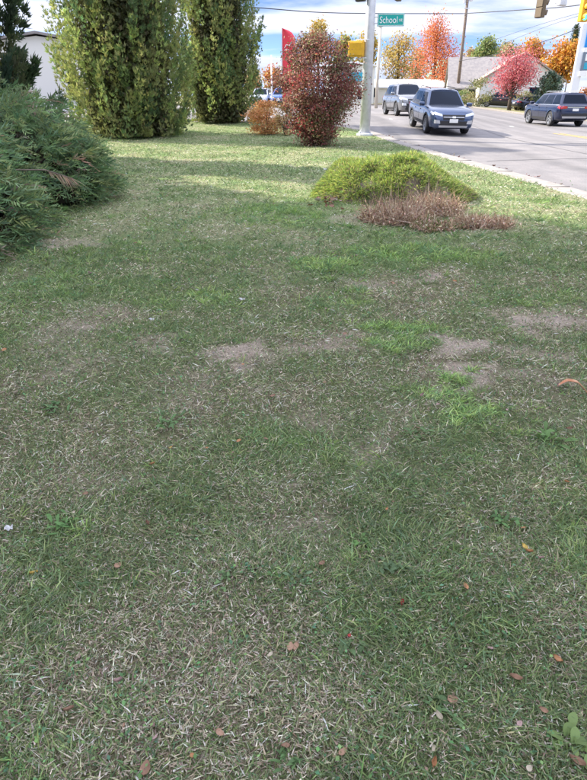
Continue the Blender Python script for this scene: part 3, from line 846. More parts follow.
# ------------------------------------------------------------------ planted mound and dead clumps
def mound():
    cx, cy, ax, ay, hh = 1.66, 10.2, 1.28, 1.05, .66
    root = thing('planted_mound', 'low rounded mound of bright green ground cover on the lawn', 'ground cover', (cx, cy, 0))
    th = np.linspace(0, 2 * math.pi, 49)[:-1]; rr = np.linspace(0, 1.05, 14)
    def hz(x, y):
        q = np.sqrt((x / ax) ** 2 + (y / ay) ** 2)
        edge = 1 + .22 * (fbm(np.arctan2(y, x) * 1.2 + 8, q * 0, 3) - .5)
        q = q / edge
        h = hh * np.clip(1 - q ** 2.6, 0, 1) ** .55 * (0.86 + .75 * (fbm(x + 3, y + 8, 3, 2.3) - .5))
        # the right shoulder falls away
        return h * (1 - .55 * S((x - .2) / 1.3)) 
    v = [(0, 0, float(hz(np.array(0.), np.array(0.))) - .03)]; f = []
    for i, r in enumerate(rr[1:]):
        for t_ in th:
            x, y = r * ax * math.cos(t_), r * ay * math.sin(t_)
            v.append((x, y, float(hz(np.array(x), np.array(y))) - .035))
    k = len(th)
    for j in range(k): f.append((0, 1 + j, 1 + (j + 1) % k))
    for i in range(len(rr) - 2):
        for j in range(k):
            f.append((1 + i * k + j, 1 + (i + 1) * k + j, 1 + (i + 1) * k + (j + 1) % k, 1 + i * k + (j + 1) % k))
    me = bpy.data.meshes.new('soil'); me.from_pydata(v, [], f); me.shade_smooth()
    link('soil', me, M['dirt'], root)
    n = 42000
    q = np.sqrt(rng.random(n)) * 1.06; t_ = rng.uniform(0, 6.283, n)
    x = q * ax * np.cos(t_); y = q * ay * np.sin(t_)
    z = hz(x, y) - .03
    e = .03
    nx = -(hz(x + e, y) - hz(x - e, y)) / (2 * e); ny = -(hz(x, y + e) - hz(x, y - e)) / (2 * e)
    no = nrm(np.stack([nx * .8, ny * .8, np.ones(n)], 1))
    keep = rng.random(n) > .75 * (fbm(x + 11, y + 4, 3, 3.0) > .66)
    d = no + rng.normal(size=(n, 3)) * .5
    L = rng.uniform(.05, .12, n)
    pal = [(0.33, 0.41, 0.10), (0.39, 0.46, 0.11), (0.22, 0.33, 0.09), (0.44, 0.47, 0.15), (0.16, 0.25, 0.08)]
    c = jitter(pick(pal, n), n, .2, .05)
    old = rng.random(n) < .10 + .5 * S((x - .7) / .8)
    c[old] = jitter((0.27, 0.22, 0.14), int(old.sum()), .2)
    v, f, cc = blades(np.stack([x, y, z], 1)[keep], d[keep], L[keep], rng.uniform(.007, .013, n)[keep], np.tile((0, 0, -.35), (int(keep.sum()), 1)), c[keep])
    link('foliage', mesh_np('foliage', v, f, cc), M['leaf'], root)
mound()
def dead_clump(px, py, rx, ry, h, label, n=1900, pal=((0.40, 0.27, 0.185), (0.50, 0.37, 0.26), (0.24, 0.155, 0.105), (0.60, 0.49, 0.37)), green=0.0):
    p = at(px, py)
    h *= .84
    root = thing('dead_plant_clump', label, 'dead plants', (p.x, p.y, 0), 0, 'withered clumps along the mound')
    q = np.sqrt(rng.random(n)); t_ = rng.uniform(0, 6.283, n)
    base = np.stack([q * rx * .8 * np.cos(t_), q * ry * .8 * np.sin(t_), np.zeros(n)], 1)
    tus = rng.uniform(-.75, .75, (14, 2)) * np.array([rx, ry]); ti_ = rng.integers(0, 14, n)
    gr_ = rng.random(n) < .6
    base[gr_, :2] = tus[ti_[gr_]] + rng.normal(size=(int(gr_.sum()), 2)) * .05
    d = np.stack([np.cos(t_) * q * .8, np.sin(t_) * q * .8, np.ones(n)], 1) + rng.normal(size=(n, 3)) * .45
    L = h * rng.uniform(.35, 1.2, n) * (1 - .45 * q) * (.75 + .5 * fbm(base[:, 0], base[:, 1], 2, 5))
    c = jitter(pick(pal, n), n, .2, .05)
    if green:
        k = rng.random(n) < green; c[k] = jitter((0.12, 0.2, 0.055), int(k.sum()), .2)
    v1 = blades(base, d, L, rng.uniform(.004, .010, n), rng.normal(size=(n, 3)) * .8, c)
    # curled leaves left on the stalks
    m = n
    k = rng.integers(0, n, m)
    lp = base[k] + nrm(d)[k] * (L[k] * rng.uniform(.3, 1, m))[:, None]
    v2 = rhombs(lp, rand_unit(m), rand_unit(m), rng.uniform(.02, .05, m), rng.uniform(.012, .025, m), jitter(pick(pal, m), m, .25), .5)
    v, f, cc = merge([v1, v2])
    link('stalks', mesh_np('stalks', v, f, cc), M['dry'], root)
    th = np.linspace(0, 6.283, 25)[:-1]
    b = MB(); b.add([(0, 0, .02)] + [(math.cos(a) * rx * .85, math.sin(a) * ry * .85, -.02) for a in th], [(0, 1 + j, 1 + (j + 1) % 24) for j in range(24)])
    b.build('soil', M['dirt'], root)
dead_clump(396, 221, .54, .45, .38, 'tall withered pinkish brown clump in front of the green mound, leftmost of the dead clumps')
dead_clump(437, 213, .42, .45, .36, 'withered clump behind the two larger ones, right of the mound', 1400)
dead_clump(482, 226, .50, .33, .22, 'low withered clump at the right end of the mound', 1500)
dead_clump(436, 229, .36, .22, .17, 'small half green withered clump between the two larger ones', 1300, green=.45)

# ------------------------------------------------------------------ far trees
def far_tree(name, label, px, ytop, ybot, hw, Y, pal, n=3600, cone=False, leaf=(.25, .5), group='trees across the road', conifer=False, bare_trunk=True):
    b0 = atY(px, ybot, Y); t0 = atY(px, ytop, Y); hwm = hw * (Y * math.cos(PITCH) + .7) / F_PX
    gx, gy = b0.x, Y
    base = g(gx, gy)
    root = thing(name, label, 'tree', (gx, gy, base - .05), rng.uniform(0, 6), group)
    zb = max(.3, b0.z - base); zt = t0.z - base; hh = zt - zb
    if conifer:
        me = cedar_mesh('crown', hwm, hh, 3200, pal=pal, fan=4, zbase=zb, droop=.5)
        link('crown', me, None, root)
        link('trunk', trunk_mesh(zt * .95, .04 * hwm + .08, limbs=4, spread=hwm * .6), None, root)
        return
    K = 26 if not cone else 46
    ctr = []; sz = []
    for i in range(K):
        if cone:
            q = rng.random() ** 1.15; r_ = hwm * (1 - q) ** .8 * rng.uniform(.3, .95); a = rng.uniform(0, 6.283)
            ctr.append((math.cos(a) * r_, math.sin(a) * r_, zb + hh * (.04 + .96 * q))); sz.append(hwm * (.10 + .20 * (1 - q)))
        else:
            u = rand_unit(1)[0] * rng.uniform(.35, .85)
            ctr.append((u[0] * hwm * .9, u[1] * hwm * .9, zb + hh * (.5 + .46 * u[2]))); sz.append(.22 * min(hwm, hh / 2) + .05)
    ctr = np.array(ctr); sz = np.array(sz)
    wts = sz ** 2 / (sz ** 2).sum()
    ci = rng.choice(K, n, p=wts)
    p = ctr[ci] + rng.normal(size=(n, 3)) * sz[ci][:, None] * np.array([1, 1, .8 if not cone else 1.5])
    cp = rng.integers(0, len(pal), K)
    pi_ = np.where(rng.random(n) < .6, cp[ci], rng.integers(0, len(pal), n))
    col = jitter(np.asarray(pal)[pi_], n, .2, .06)
    L = rng.uniform(leaf[0], leaf[1], n) * (.7 + .3 * Y / 100)
    v, f, cc = rhombs(p, rand_unit(n) + np.array([0, 0, -.3]), rand_unit(n), L, L * .7, col)
    link('crown', mesh_np('crown', v, f, cc), M['leaf'], root)
    b = MB(); r0 = max(.12, hwm * .07)
    b.tube([(0, 0, 0), (.05, 0, zb * .6 + .2), (-.05, .05, zb + hh * .4), (0, 0, zb + hh * .85)], [r0 * 1.3, r0, r0 * .6, r0 * .12], 7)
    for i in range(min(K, 16)):
        q = ctr[i]; z0 = max(zb * .7, q[2] - hwm * .7)
        b.tube([(0, 0, z0), (q[0] * .5, q[1] * .5, (z0 + q[2]) / 2 - .1), tuple(q)], [r0 * .45, r0 * .25, r0 * .06], 5)
    b.build('trunk', M['bark'], root, True)
GOLD = [(0.46, 0.32, 0.07), (0.38, 0.28, 0.08), (0.50, 0.38, 0.13), (0.33, 0.27, 0.10)]
TAN = [(0.42, 0.33, 0.20), (0.36, 0.27, 0.15), (0.46, 0.36, 0.16), (0.33, 0.24, 0.16)]
ORANGE = [(0.55, 0.22, 0.04), (0.50, 0.28, 0.05), (0.42, 0.16, 0.04), (0.56, 0.32, 0.07)]
RED = [(0.56, 0.17, 0.08), (0.60, 0.22, 0.10), (0.48, 0.11, 0.06), (0.56, 0.26, 0.08)]
PINK = [(0.55, 0.16, 0.20), (0.50, 0.11, 0.14), (0.58, 0.25, 0.26), (0.42, 0.10, 0.12)]
GREEN = [(0.19, 0.25, 0.10), (0.25, 0.29, 0.12), (0.15, 0.20, 0.08)]
far_tree('maple_tree', 'tall cone shaped orange red tree behind the oncoming cars', 432, 12, 92, 27, 98, RED, 13000, cone=True, leaf=(.14, .27))
far_tree('maple_tree', 'rounded pink red tree standing before the grey roofed house', 511, 41, 97, 24, 66, PINK, 8000, leaf=(.11, .21))
far_tree('birch_tree', 'golden leaved tree whose top shows above the maroon bush', 318, 11, 70, 12, 92, GOLD, 2600, leaf=(.2, .35))
far_tree('oak_tree', 'green and yellow tree left of the signal pole, behind the yellow pedestrian signal', 343, 27, 70, 12, 106, GREEN + GOLD[:2], 2200)
far_tree('oak_tree', 'golden tree directly behind the grey signal pole', 364, 25, 75, 14, 112, GOLD, 2600)
far_tree('oak_tree', 'sparse tan gold tree just right of the pale lamp post', 396, 29, 92, 20, 104, GOLD + TAN[:2], 3600, leaf=(.2, .36))
far_tree('oak_tree', 'thin tan tree between the sparse golden tree and the orange red one', 414, 42, 92, 13, 114, TAN, 2200, leaf=(.2, .36))
far_tree('maple_tree', 'small yellow orange tree beside the wooden utility pole', 463, 62, 98, 12, 90, ORANGE + GOLD[:2], 2200, leaf=(.16, .32))
far_tree('oak_tree', 'bushy green tree rising behind the grey roofed house', 484, 36, 66, 14, 122, GREEN, 2600)
far_tree('oak_tree', 'faint tan tree right of the wooden utility pole top', 470, 44, 70, 9, 132, TAN, 1400)
far_tree('oak_tree', 'broad tan tree behind the pink red tree', 508, 40, 70, 18, 130, TAN + GREEN[:1], 2400)
far_tree('maple_tree', 'orange tree behind the peak of the front gable', 531, 37, 70, 13, 120, ORANGE, 2600)
far_tree('maple_tree', 'large orange tree left of the gas price sign', 560, 36, 85, 20, 108, ORANGE, 5200)
far_tree('pine_tree', 'dark narrow pine top above the large orange tree', 571, 24, 60, 5, 124, PAL_DARK, conifer=True)
far_tree('spruce_tree', 'small blue green spruce before the front gable', 547, 72, 104, 13, 64, [(0.07, 0.11, 0.09), (0.09, 0.14, 0.11)], conifer=True)
for i, (px, yt, hw, pl, lab) in enumerate(((254, 66, 11, TAN + ORANGE[:1], 'pale orange tree far away at the right edge of the middle cedar'), (272, 62, 11, RED + TAN, 'far rusty pink tree left of the feather flag'),
                                           (296, 60, 14, TAN, 'far tan tree hidden behind the feather flag'), (335, 58, 14, RED + TAN, 'far reddish tree behind the yellow pedestrian signal'))):
    far_tree('oak_tree', lab, px, yt, 96, hw, 126 + 3 * i, pl, 2200)
def shrub_at(px, py, Y, hw, label, pal, hscale=1.0):
    p = atY(px, py, Y); r_ = hw * (Y * .893 + .7) / F_PX
    bush('roadside_shrub', label, 'shrub', (p.x, Y), r_, r_ * .8 * hscale, r_ * .8 * hscale, 1500, pal, leaf=(.12, .24), clumps=22, spread=.34, stems=8, group='shrubs beyond the far kerb')
shrub_at(479, 100, 74, 13, 'olive brown shrub left of the parked black car', [(0.22, 0.22, 0.09), (0.28, 0.24, 0.12), (0.16, 0.18, 0.07)], 1.2)
shrub_at(463, 104, 80, 9, 'low green shrub at the foot of the utility pole', GREEN + TAN[:1])
shrub_at(523, 105, 68, 11, 'pale olive shrub right of the parked black car', [(0.34, 0.33, 0.18), (0.28, 0.30, 0.13), (0.4, 0.34, 0.2)])
shrub_at(584, 92, 52, 10, 'russet shrub below the gas price sign', [(0.36, 0.15, 0.08), (0.3, 0.12, 0.07), (0.4, 0.2, 0.1)], 1.5)

# ------------------------------------------------------------------ houses
def gable_house(name, label, ctr, rz, wx, dy, eave, ridge, wall, roof, ridge_axis='X', windows=(), door=None, base=0.0):
    """walls + roof slabs; ridge along local X or Y"""
    root = thing(name, label, 'house', (ctr[0], ctr[1], base), rz)
    b = MB(); hx, hy = wx / 2, dy / 2
    if ridge_axis == 'Y':
        b.prism([(-hx, -.4), (hx, -.4), (hx, eave), (0, ridge - .12), (-hx, eave)], -hy, hy)
    else:
        b.prism([(-hy, -.4), (hy, -.4), (hy, eave), (0, ridge - .12), (-hy, eave)], -hx, hx, axis='X')
    wl = b.build('wall', wall, root)
    # clapboard courses on the face towards the street
    rb = MB(); ov = .35; th = .16
    half = hx if ridge_axis == 'Y' else hy; ln = (hy if ridge_axis == 'Y' else hx) + ov
    sl = (ridge - eave) / half
    for s in (-1, 1):
        poly = [(0, ridge), (s * (half + ov), ridge - sl * (half + ov)), (s * (half + ov), ridge - sl * (half + ov) + th), (0, ridge + th)]
        rb.prism(poly, -ln, ln, axis='Y' if ridge_axis == 'Y' else 'X')
    rb.build('roof', roof, root)
    for (wxx, wz, ww, wh) in windows:
        fy = -hy - .03
        o = MB().box(wxx - ww / 2 - .08, wxx + ww / 2 + .08, fy - .04, fy + .02, wz - wh / 2 - .08, wz + wh / 2 + .08).build('window', M['sign_white'], root)
        MB().box(wxx - ww / 2, wxx + ww / 2, fy - .055, fy - .03, wz - wh / 2, wz + wh / 2).build('pane', M['glass'], o)
    if door:
        o = MB().box(door[0] - .5, door[0] + .5, -hy - .06, -hy + .02, -.2, 2.1).build('door', M['siding_tan'], root)
    return root
# house with the front gable (two joined blocks: one house)
Yh = 78.0
ap = atY(532, 53, Yh); ec = atY(567, 83, Yh)
hb = g(ap.x, Yh)
wing_w = 2 * (ec.x - ap.x)
h1 = gable_house('house', 'pale house with a steep front gable and long grey roof across the road', (ap.x, Yh + 4.0), R(-10), wing_w, 8.0, ec.z - hb + .25, ap.z - hb, M['siding'], M['shingle_tan'], 'Y',
                 windows=((-1.6, 1.6, 1.1, 1.3), (1.6, 1.6, 1.1, 1.3), (0, 4.2, 1.0, 1.2)), base=hb)
b = MB(); mh = ap.z - hb - .1
for s in (-1, 1):
    b.prism([(4.6, mh), (4.6 + s * 4.6, mh - 3.6), (4.6 + s * 4.6, mh - 3.43), (4.6, mh + .17)], -8.2, -.2, axis='X')
b.build('side_roof', M['shingle'], h1)
MB().prism([(.5, -.4), (8.7, -.4), (8.7, mh - 3.4), (4.6, mh - .15), (.5, mh - 3.4)], -7.9, -.25, axis='X').build('side_wall', M['siding_tan'], h1)
for wx_ in (-6.8, -5.0):
    o = MB().box(wx_ - .6, wx_ + .6, .40, .52, 1.0, 2.4).build('window', M['sign_white'], h1)
    MB().box(wx_ - .5, wx_ + .5, .385, .41, 1.1, 2.3).build('pane', M['glass'], o)
wp = atY(449, 60, 112)
gable_house('house', 'small white house with a green roof between the orange tree and the utility pole', (wp.x, 114), R(8), 4.6, 7, 3.4, wp.z - g(wp.x, 112), M['siding'], M['teal_roof'], 'Y', windows=((0, 2.2, 1.2, 1.3),), base=g(wp.x, 112))
lp = atY(352, 63, 86)
h2 = gable_house('shop_building', 'white gabled shop with a blue green sign left of the signal pole', (lp.x, 90), 0, 6.0, 8, 4.3, lp.z - g(lp.x, 90), M['siding'], M['white_metal'], 'Y', windows=((-1.6, 1.2, 1.4, 1.4), (1.6, 1.2, 1.4, 1.4)), base=g(lp.x, 90))
h2['category'] = 'shop'
MB().box(-2.2, 1.6, -4.18, -4.05, 2.6, 3.6).build('sign_panel', M['teal_sign'], h2)
lw = atY(388, 80, 92)
h3 = gable_house('store_building', 'long low white building behind the grey oncoming car', (lw.x + 2.0, 96), 0, 12, 7, lw.z - g(lw.x, 92) - .9, lw.z - g(lw.x, 92), M['siding'], M['white_metal'], 'X', windows=((-4, 1.3, 1.6, 1.2), (-1, 1.3, 1.6, 1.2), (2.4, 1.3, 1.6, 1.2)), base=g(lw.x, 96))
h3['category'] = 'building'
lf = atY(26, 33, 48)
h4 = gable_house('white_building', 'bright white building glimpsed between the two left evergreens', (lf.x - .5, 53), R(12), 9.0, 9, 4.2, lf.z - g(lf.x, 48), M['siding'], M['shingle'], 'Y', windows=((-2, 1.6, 1.1, 1.4), (2.2, 1.6, 1.1, 1.4)), base=g(lf.x, 50))
h4['category'] = 'building'

# ------------------------------------------------------------------ cars
def patch(bvh, origin_dir, quad, nu=6, nv=3, eps=.006):
    """conformal panel: quad corners given in the two axes across origin_dir, cast onto the body"""
    d = Vector(origin_dir)
    v = []; ok = True
    for j in range(nv + 1):
        for i in range(nu + 1):
            s_, t_ = i / nu, j / nv
            a = [quad[0][k] * (1 - s_) * (1 - t_) + quad[1][k] * s_ * (1 - t_) + quad[2][k] * s_ * t_ + quad[3][k] * (1 - s_) * t_ for k in (0, 1)]
            if abs(d.x) > .5: o = Vector((-d.x * 6, a[0], a[1]))
            else: o = Vector((a[0], -d.y * 6, a[1]))
            h = bvh.ray_cast(o, d)
            if h[0] is None: return None
            v.append(h[0] - d * eps)
    v2 = [p + d * (eps + .01) for p in v]
    m = nu + 1; n = len(v); f = []
    for j in range(nv):
        for i in range(nu):
            q = (j * m + i, j * m + i + 1, (j + 1) * m + i + 1, (j + 1) * m + i)
            f.append(q); f.append(tuple(k + n for k in q[::-1]))
    rim = [i for i in range(m)] + [j * m + nu for j in range(1, nv + 1)] + [nv * m + i for i in range(nu - 1, -1, -1)] + [j * m for j in range(nv - 1, 0, -1)]
    for a_, b_ in zip(rim, rim[1:] + rim[:1]): f.append((a_, b_, b_ + n, a_ + n))
    return MB().add(v + v2, f)
def wheel_meshes(r, wd):
    t_ = MB().lathe([(r * .66, -wd / 2), (r * .93, -wd / 2), (r, -wd * .36), (r, wd * .36), (r * .93, wd / 2), (r * .66, wd / 2)], 28).mesh('tyre'); t_.materials.append(M['rubber']); t_.shade_smooth()
    b = MB().lathe([(r * .69, -wd * .5), (r * .69, wd * .5), (r * .60, wd * .46), (r * .58, -wd * .3)], 28)
    b.lathe([(.001, wd * .22), (r * .17, wd * .25), (r * .17, wd * .05), (.001, wd * .05)], 16)
    for k in range(5):
        a = 2 * math.pi * k / 5
        for da in (-.16, .16):
            m = Matrix.Rotation(a + da, 4, 'Y')
            b.box(r * .12, r * .64, wd * .12, wd * .34, -r * .05, r * .05, m)
    rm = b.mesh('rim'); rm.materials.append(M['rim'])
    dk = MB().lathe([(.001, -.01), (r * .6, -.01), (r * .6, 0), (.001, 0)], 24).mesh('brake'); dk.materials.append(M['trim'])
    return t_, rm, dk
def car(name, label, loc, heading, paint, sp, group=None, simple=False):
    """local +X is forward. heading = angle of +X in the ground plane"""
    x, y = loc
    z0 = g(x, y) + ROAD + sp.get('lift', 0)
    root = thing(name, label, 'car', (x, y, z0 + .004), heading, group)
    # follow the slope of the road
    fx, fy = math.cos(heading), math.sin(heading)
    pz = (g(x + fx * 1.4, y + fy * 1.4) - g(x - fx * 1.4, y - fy * 1.4)) / 2.8
    rz_ = (g(x - fy * .8, y + fx * .8) - g(x + fy * .8, y - fx * .8)) / 1.6
    root.rotation_euler = (math.atan(rz_), -math.atan(pz), heading)
    L, W, H, wb, wr = sp['L'], sp['W'], sp['H'], sp['wb'], sp['wr']
    belt, hood0, hood1, xc = sp['belt'], sp['hood0'], sp['hood1'], sp['cowl']
    hl = L / 2; clr = sp.get('clr', .22)
    st = [(-1, .80, .52, sp['tail'] * .97), (-.985, .88, .42, sp['tail']), (-.94, .95, .34, sp['tail'] + .02), (-.82, .99, .28, belt), (-.55, 1, clr, belt), (-.2, 1, clr, belt), (.1, 1, clr, belt),
          (xc / hl, 1, clr, hood0), ((xc / hl + .8) / 2, .995, clr, hood0 * .5 + hood1 * .5 + .03), (.80, .975, .24, hood1 + .02), (.90, .94, .26, hood1 - .03), (.955, .88, .28, hood1 - .12), (.985, .80, .31, hood1 - .24), (1.0, .70, .40, hood1 - .33)]
    v = []; f = []
    for (u, wf, zb, zt) in st:
        hw = W / 2 * wf; zm = zb + (zt - zb) * .5
        half = [(0, zb), (.82 * hw, zb), (.955 * hw, zb + .07), (.985 * hw, zb + (zt - zb) * .28), (hw, zm + .04), (.99 * hw, zt - .16 * (zt - zb)), (.945 * hw, zt - .035), (.86 * hw, zt), (.45 * hw, zt + .03), (0, zt + .035)]
        ring = [(a_, b_) for a_, b_ in half] + [(-a_, b_) for a_, b_ in half[-2:0:-1]]
        v += [(u * hl, a_, b_) for a_, b_ in ring]
    k = len(ring)
    for i in range(len(st) - 1):
        for j in range(k): f.append((i * k + j, i * k + (j + 1) % k, (i + 1) * k + (j + 1) % k, (i + 1) * k + j))
    f.append(tuple(range(k))); f.append(tuple(range((len(st) - 1) * k, len(st) * k))[::-1])
    bme = MB().add(v, f).mesh('body')
    bo = bpy.data.objects.new('tmp', bme); COL.objects.link(bo)
    cut = MB()
    for sx in (-1, 1):
        for sy in (-1, 1):
            cut.lathe([(.001, -.2), (wr + .06, -.2), (wr + .06, .2), (.001, .2)], 28, c=(sx * wb / 2 + sp.get('wx', 0), sy * (W / 2 - .08), wr))
    cm = cut.mesh('cut'); co = bpy.data.objects.new('tmpc', cm); COL.objects.link(co)
    md = bo.modifiers.new('b', 'BOOLEAN'); md.operation = 'DIFFERENCE'; md.object = co; md.solver = 'EXACT'
    dg = bpy.context.evaluated_depsgraph_get()
    me = bpy.data.meshes.new_from_object(bo.evaluated_get(dg))
    bv_full = BVHTree.FromPolygons([v_.co.copy() for v_ in bme.vertices], [tuple(p_.vertices) for p_ in bme.polygons])
    bpy.data.objects.remove(bo); bpy.data.objects.remove(co)
    me.materials.clear(); me.materials.append(paint)
    me.shade_smooth(); me.set_sharp_from_angle(angle=R(38))
    body = link('body', me, None, root)
    # cabin
    xa0, xa1, xd1, xd0 = sp['a0'], sp['a1'], sp['d1'], sp['d0']
    wbt, wrf = W / 2 * .925, W / 2 * .70
    v = []; f = []; ns = 9
    for i in range(ns):
        s_ = i / (ns - 1)
        xb = xd0 + (xa0 - xd0) * s_; xt = xd1 + (xa1 - xd1) * s_
        arch = 1 - .05 * (2 * s_ - 1) ** 2 * 1.0
        zr = belt - .05 + (H - .04 - belt + .05) * arch
        pf = 1 - .08 * abs(2 * s_ - 1) ** 4
        half = []
        for t_ in (0, .35, .7, .9, .975):
            half.append((xb + (xt - xb) * t_, (wbt + (wrf - wbt) * t_ ** 1.25) * pf, belt - .05 + (zr - belt + .05) * t_))
        half += [(xt, wrf * .88 * pf, zr), (xt, wrf * .5 * pf, zr + .03), (xt, 0, zr + .04)]
        half = [(half[0][0], 0, half[0][2])] + half
        v += half + [(a_, -b_, c_) for a_, b_, c_ in half[-2:0:-1]]
    k = len(half) * 2 - 2
    for i in range(ns - 1):
        for j in range(k): f.append((i * k + j, i * k + (j + 1) % k, (i + 1) * k + (j + 1) % k, (i + 1) * k + j))
    # bowed ends
    for e, sg in ((0, -1), (ns - 1, 1)):
        o = e * k; hk = len(half)
        for j in range(1, hk - 1):
            pass
        for j in range(hk - 1):
            a_, b_ = o + j, o + j + 1; c_, d_ = o + (k - j) % k, o + (k - j - 1) % k
            q = [a_, b_, d_, c_]; q = list(dict.fromkeys(q))
            if len(q) >= 3: f.append(tuple(q))
    cme = MB().add(v, f).mesh('cabin')
    cme.materials.append(paint)
    bvc = BVHTree.FromPolygons([v_.co.copy() for v_ in cme.vertices], [tuple(p_.vertices) for p_ in cme.polygons])
    cme.shade_smooth(); cme.set_sharp_from_angle(angle=R(40))
    link('cabin', cme, None, root)
    def P(nm, bvh, d, quad, mat, nu=6, nv=3, eps=.006, par=None):
        mb = patch(bvh, d, quad, nu, nv, eps)
        return mb.build(nm, M[mat] if isinstance(mat, str) else mat, par or root) if mb else None
    zw0, zw1 = belt + .02, H - .115
    P('windscreen', bvc, (-1, 0, 0), [(-wbt * .86, zw0), (wbt * .86, zw0), (wrf * .84, zw1 + .02), (-wrf * .84, zw1 + .02)], 'glass', 8, 6)
    P('rear_window', bvc, (1, 0, 0), [(-wbt * .80, zw0 + .06), (wbt * .80, zw0 + .06), (wrf * .80, zw1 - .02), (-wrf * .80, zw1 - .02)], 'glass', 8, 6)
    # side windows: split by pillars
    sws = sp.get('pillars', (.05, .27, .30, .60, .63, .93))
    def wx_(s_, t_):
        b_ = xd0 + (xa0 - xd0) * s_; tp = xd1 + (xa1 - xd1) * s_
        return b_ + (tp - b_) * t_
    for sy in (-1, 1):
        for s0, s1 in zip(sws[::2], sws[1::2]):
            tz0, tz1 = .13, .83
            q = [(wx_(s0, tz0), belt + .03), (wx_(s1, tz0), belt + .03), (wx_(s1 - .01, tz1), H - .15), (wx_(s0 + .01, tz1), H - .15)]
            P('side_window', bvc, (0, -sy, 0), q, 'glass', 4, 4)
        # belt trim, sill cladding, door seams, handles
        P('belt_trim', bvc, (0, -sy, 0), [(wx_(.05, .06), belt - .012), (wx_(.95, .06), belt - .012), (wx_(.95, .1), belt + .022), (wx_(.05, .1), belt + .022)], sp.get('belt_mat', 'trim'), 10, 1, .008)
        P('sill', bv_full, (0, -sy, 0), [(-wb / 2 + wr + .09, clr + .05), (wb / 2 - wr - .09, clr + .05), (wb / 2 - wr - .09, clr + .22), (-wb / 2 + wr + .09, clr + .22)], 'trim', 8, 3, .008)
        for sx_ in (-.95, .05, .98):
            P('door_seam', bv_full, (0, -sy, 0), [(sx_ - .006, clr + .24), (sx_ + .006, clr + .24), (sx_ + .006, belt - .06), (sx_ - .006, belt - .06)], 'trim', 1, 6, .003)
        for sx_ in (-.80, .20):
            P('door_handle', bv_full, (0, -sy, 0), [(sx_ - .11, belt - .17), (sx_ + .11, belt - .17), (sx_ + .11, belt - .13), (sx_ - .11, belt - .13)], paint, 2, 1, .025)
        # arches
        for sx in (-1, 1):
            cx_ = sx * wb / 2 + sp.get('wx', 0)
            b = MB(); n_ = 16; vv = []
            for i in range(n_ + 1):
                a_ = -0.15 + (math.pi + .3) * i / n_
                for rr_, yy in ((wr + .055, W / 2 - .16), (wr + .055, W / 2 + .004), (wr + .115, W / 2 - .0), (wr + .115, W / 2 - .05)):
                    vv.append((cx_ + rr_ * math.cos(a_), sy * yy, wr + rr_ * math.sin(a_)))
            ff = []
            for i in range(n_):
                for j in range(3): ff.append((i * 4 + j, i * 4 + j + 1, i * 4 + j + 5, i * 4 + j + 4))
            b.add(vv, ff).build('wheel_arch', M['trim'] if sp.get('clad', True) else paint, root)
        # mirror
        mb = MB().box(sp['a0'] - .32, sp['a0'] - .16, sy * (W / 2 - .02) if sy > 0 else sy * (W / 2 + .2), sy * (W / 2 + .2) if sy > 0 else sy * (W / 2 - .02), belt + .0, belt + .15)
        mb.build('wing_mirror', paint if sp.get('mirror_paint', True) else M['trim'], root, True, .035, 2)
        MB().tube([(xd1 + .1, sy * wrf * .84, H - .01), (xd1 + .25, sy * wrf * .84, H + .035), (xa1 - .35, sy * wrf * .84, H + .035), (xa1 - .15, sy * wrf * .84, H - .02)], .018, 6).build('roof_rail', M[sp.get('rail', 'trim')], root)
    # wheels
    tm, rm, dk = wheel_meshes(wr, .23)
    for sx in (-1, 1):
        for sy in (-1, 1):
            wo = link('wheel', tm, None, root)
            wo.location = (sx * wb / 2 + sp.get('wx', 0), sy * (W / 2 - .125), wr)
            if sy < 0: wo.rotation_euler = (0, 0, math.pi)
            link('rim', rm, None, wo); link('brake_disc', dk, None, wo)
    # underbody so that no light shows through
    MB().box(-wb / 2 + .2, wb / 2 - .2, -W * .36, W * .36, clr - .03, clr + .1).build('underbody', M['trim'], root)
    hw = W / 2
    fz = hood1
    F_, B_ = (-1, 0, 0), (1, 0, 0)
    for sy in (-1, 1):
        P('headlight', bv_full, F_, [(sy * hw * .50, fz - .24), (sy * hw * .90, fz - .17), (sy * hw * .90, fz - .06), (sy * hw * .52, fz - .15)], 'lamp_clear', 5, 3, .012)
        P('fog_lamp', bv_full, F_, [(sy * hw * .58, fz - .50), (sy * hw * .84, fz - .50), (sy * hw * .84, fz - .36), (sy * hw * .62, fz - .38)], sp.get('fog', 'trim'), 4, 2, .010)
        P('tail_light', bv_full, B_, [(sy * hw * .52, belt - .17), (sy * hw * .92, belt - .20), (sy * hw * .92, belt - .02), (sy * hw * .52, belt - .06)], 'lamp_red', 5, 3, .012)
        o = P('tail_light', bv_full, (0, -sy, 0), [(-hl + .06, belt - .19), (-hl + .26, belt - .14), (-hl + .26, belt - .04), (-hl + .10, belt - .04)], 'lamp_red', 3, 2, .010)
        o = P('headlight', bv_full, (0, -sy, 0), [(hl - .42, fz - .13), (hl - .14, fz - .2), (hl - .16, fz - .1), (hl - .42, fz - .07)], 'lamp_clear', 3, 2, .008)
    P('grille', bv_full, F_, [(-hw * .46, fz - .37), (hw * .46, fz - .37), (hw * .50, fz - .17), (-hw * .50, fz - .17)], 'trim', 8, 4, .010)
    P('grille_bar', bv_full, F_, [(-hw * .46, fz - .27), (hw * .46, fz - .27), (hw * .46, fz - .245), (-hw * .46, fz - .245)], sp.get('bar', 'silver_trim'), 8, 1, .022)
    P('emblem', bv_full, F_, [(-.065, fz - .285), (.065, fz - .285), (.065, fz - .225), (-.065, fz - .225)], 'chrome', 3, 2, .03)
    P('lower_grille', bv_full, F_, [(-hw * .62, .38), (hw * .62, .38), (hw * .58, fz - .40), (-hw * .58, fz - .40)], 'trim', 8, 3, .009)
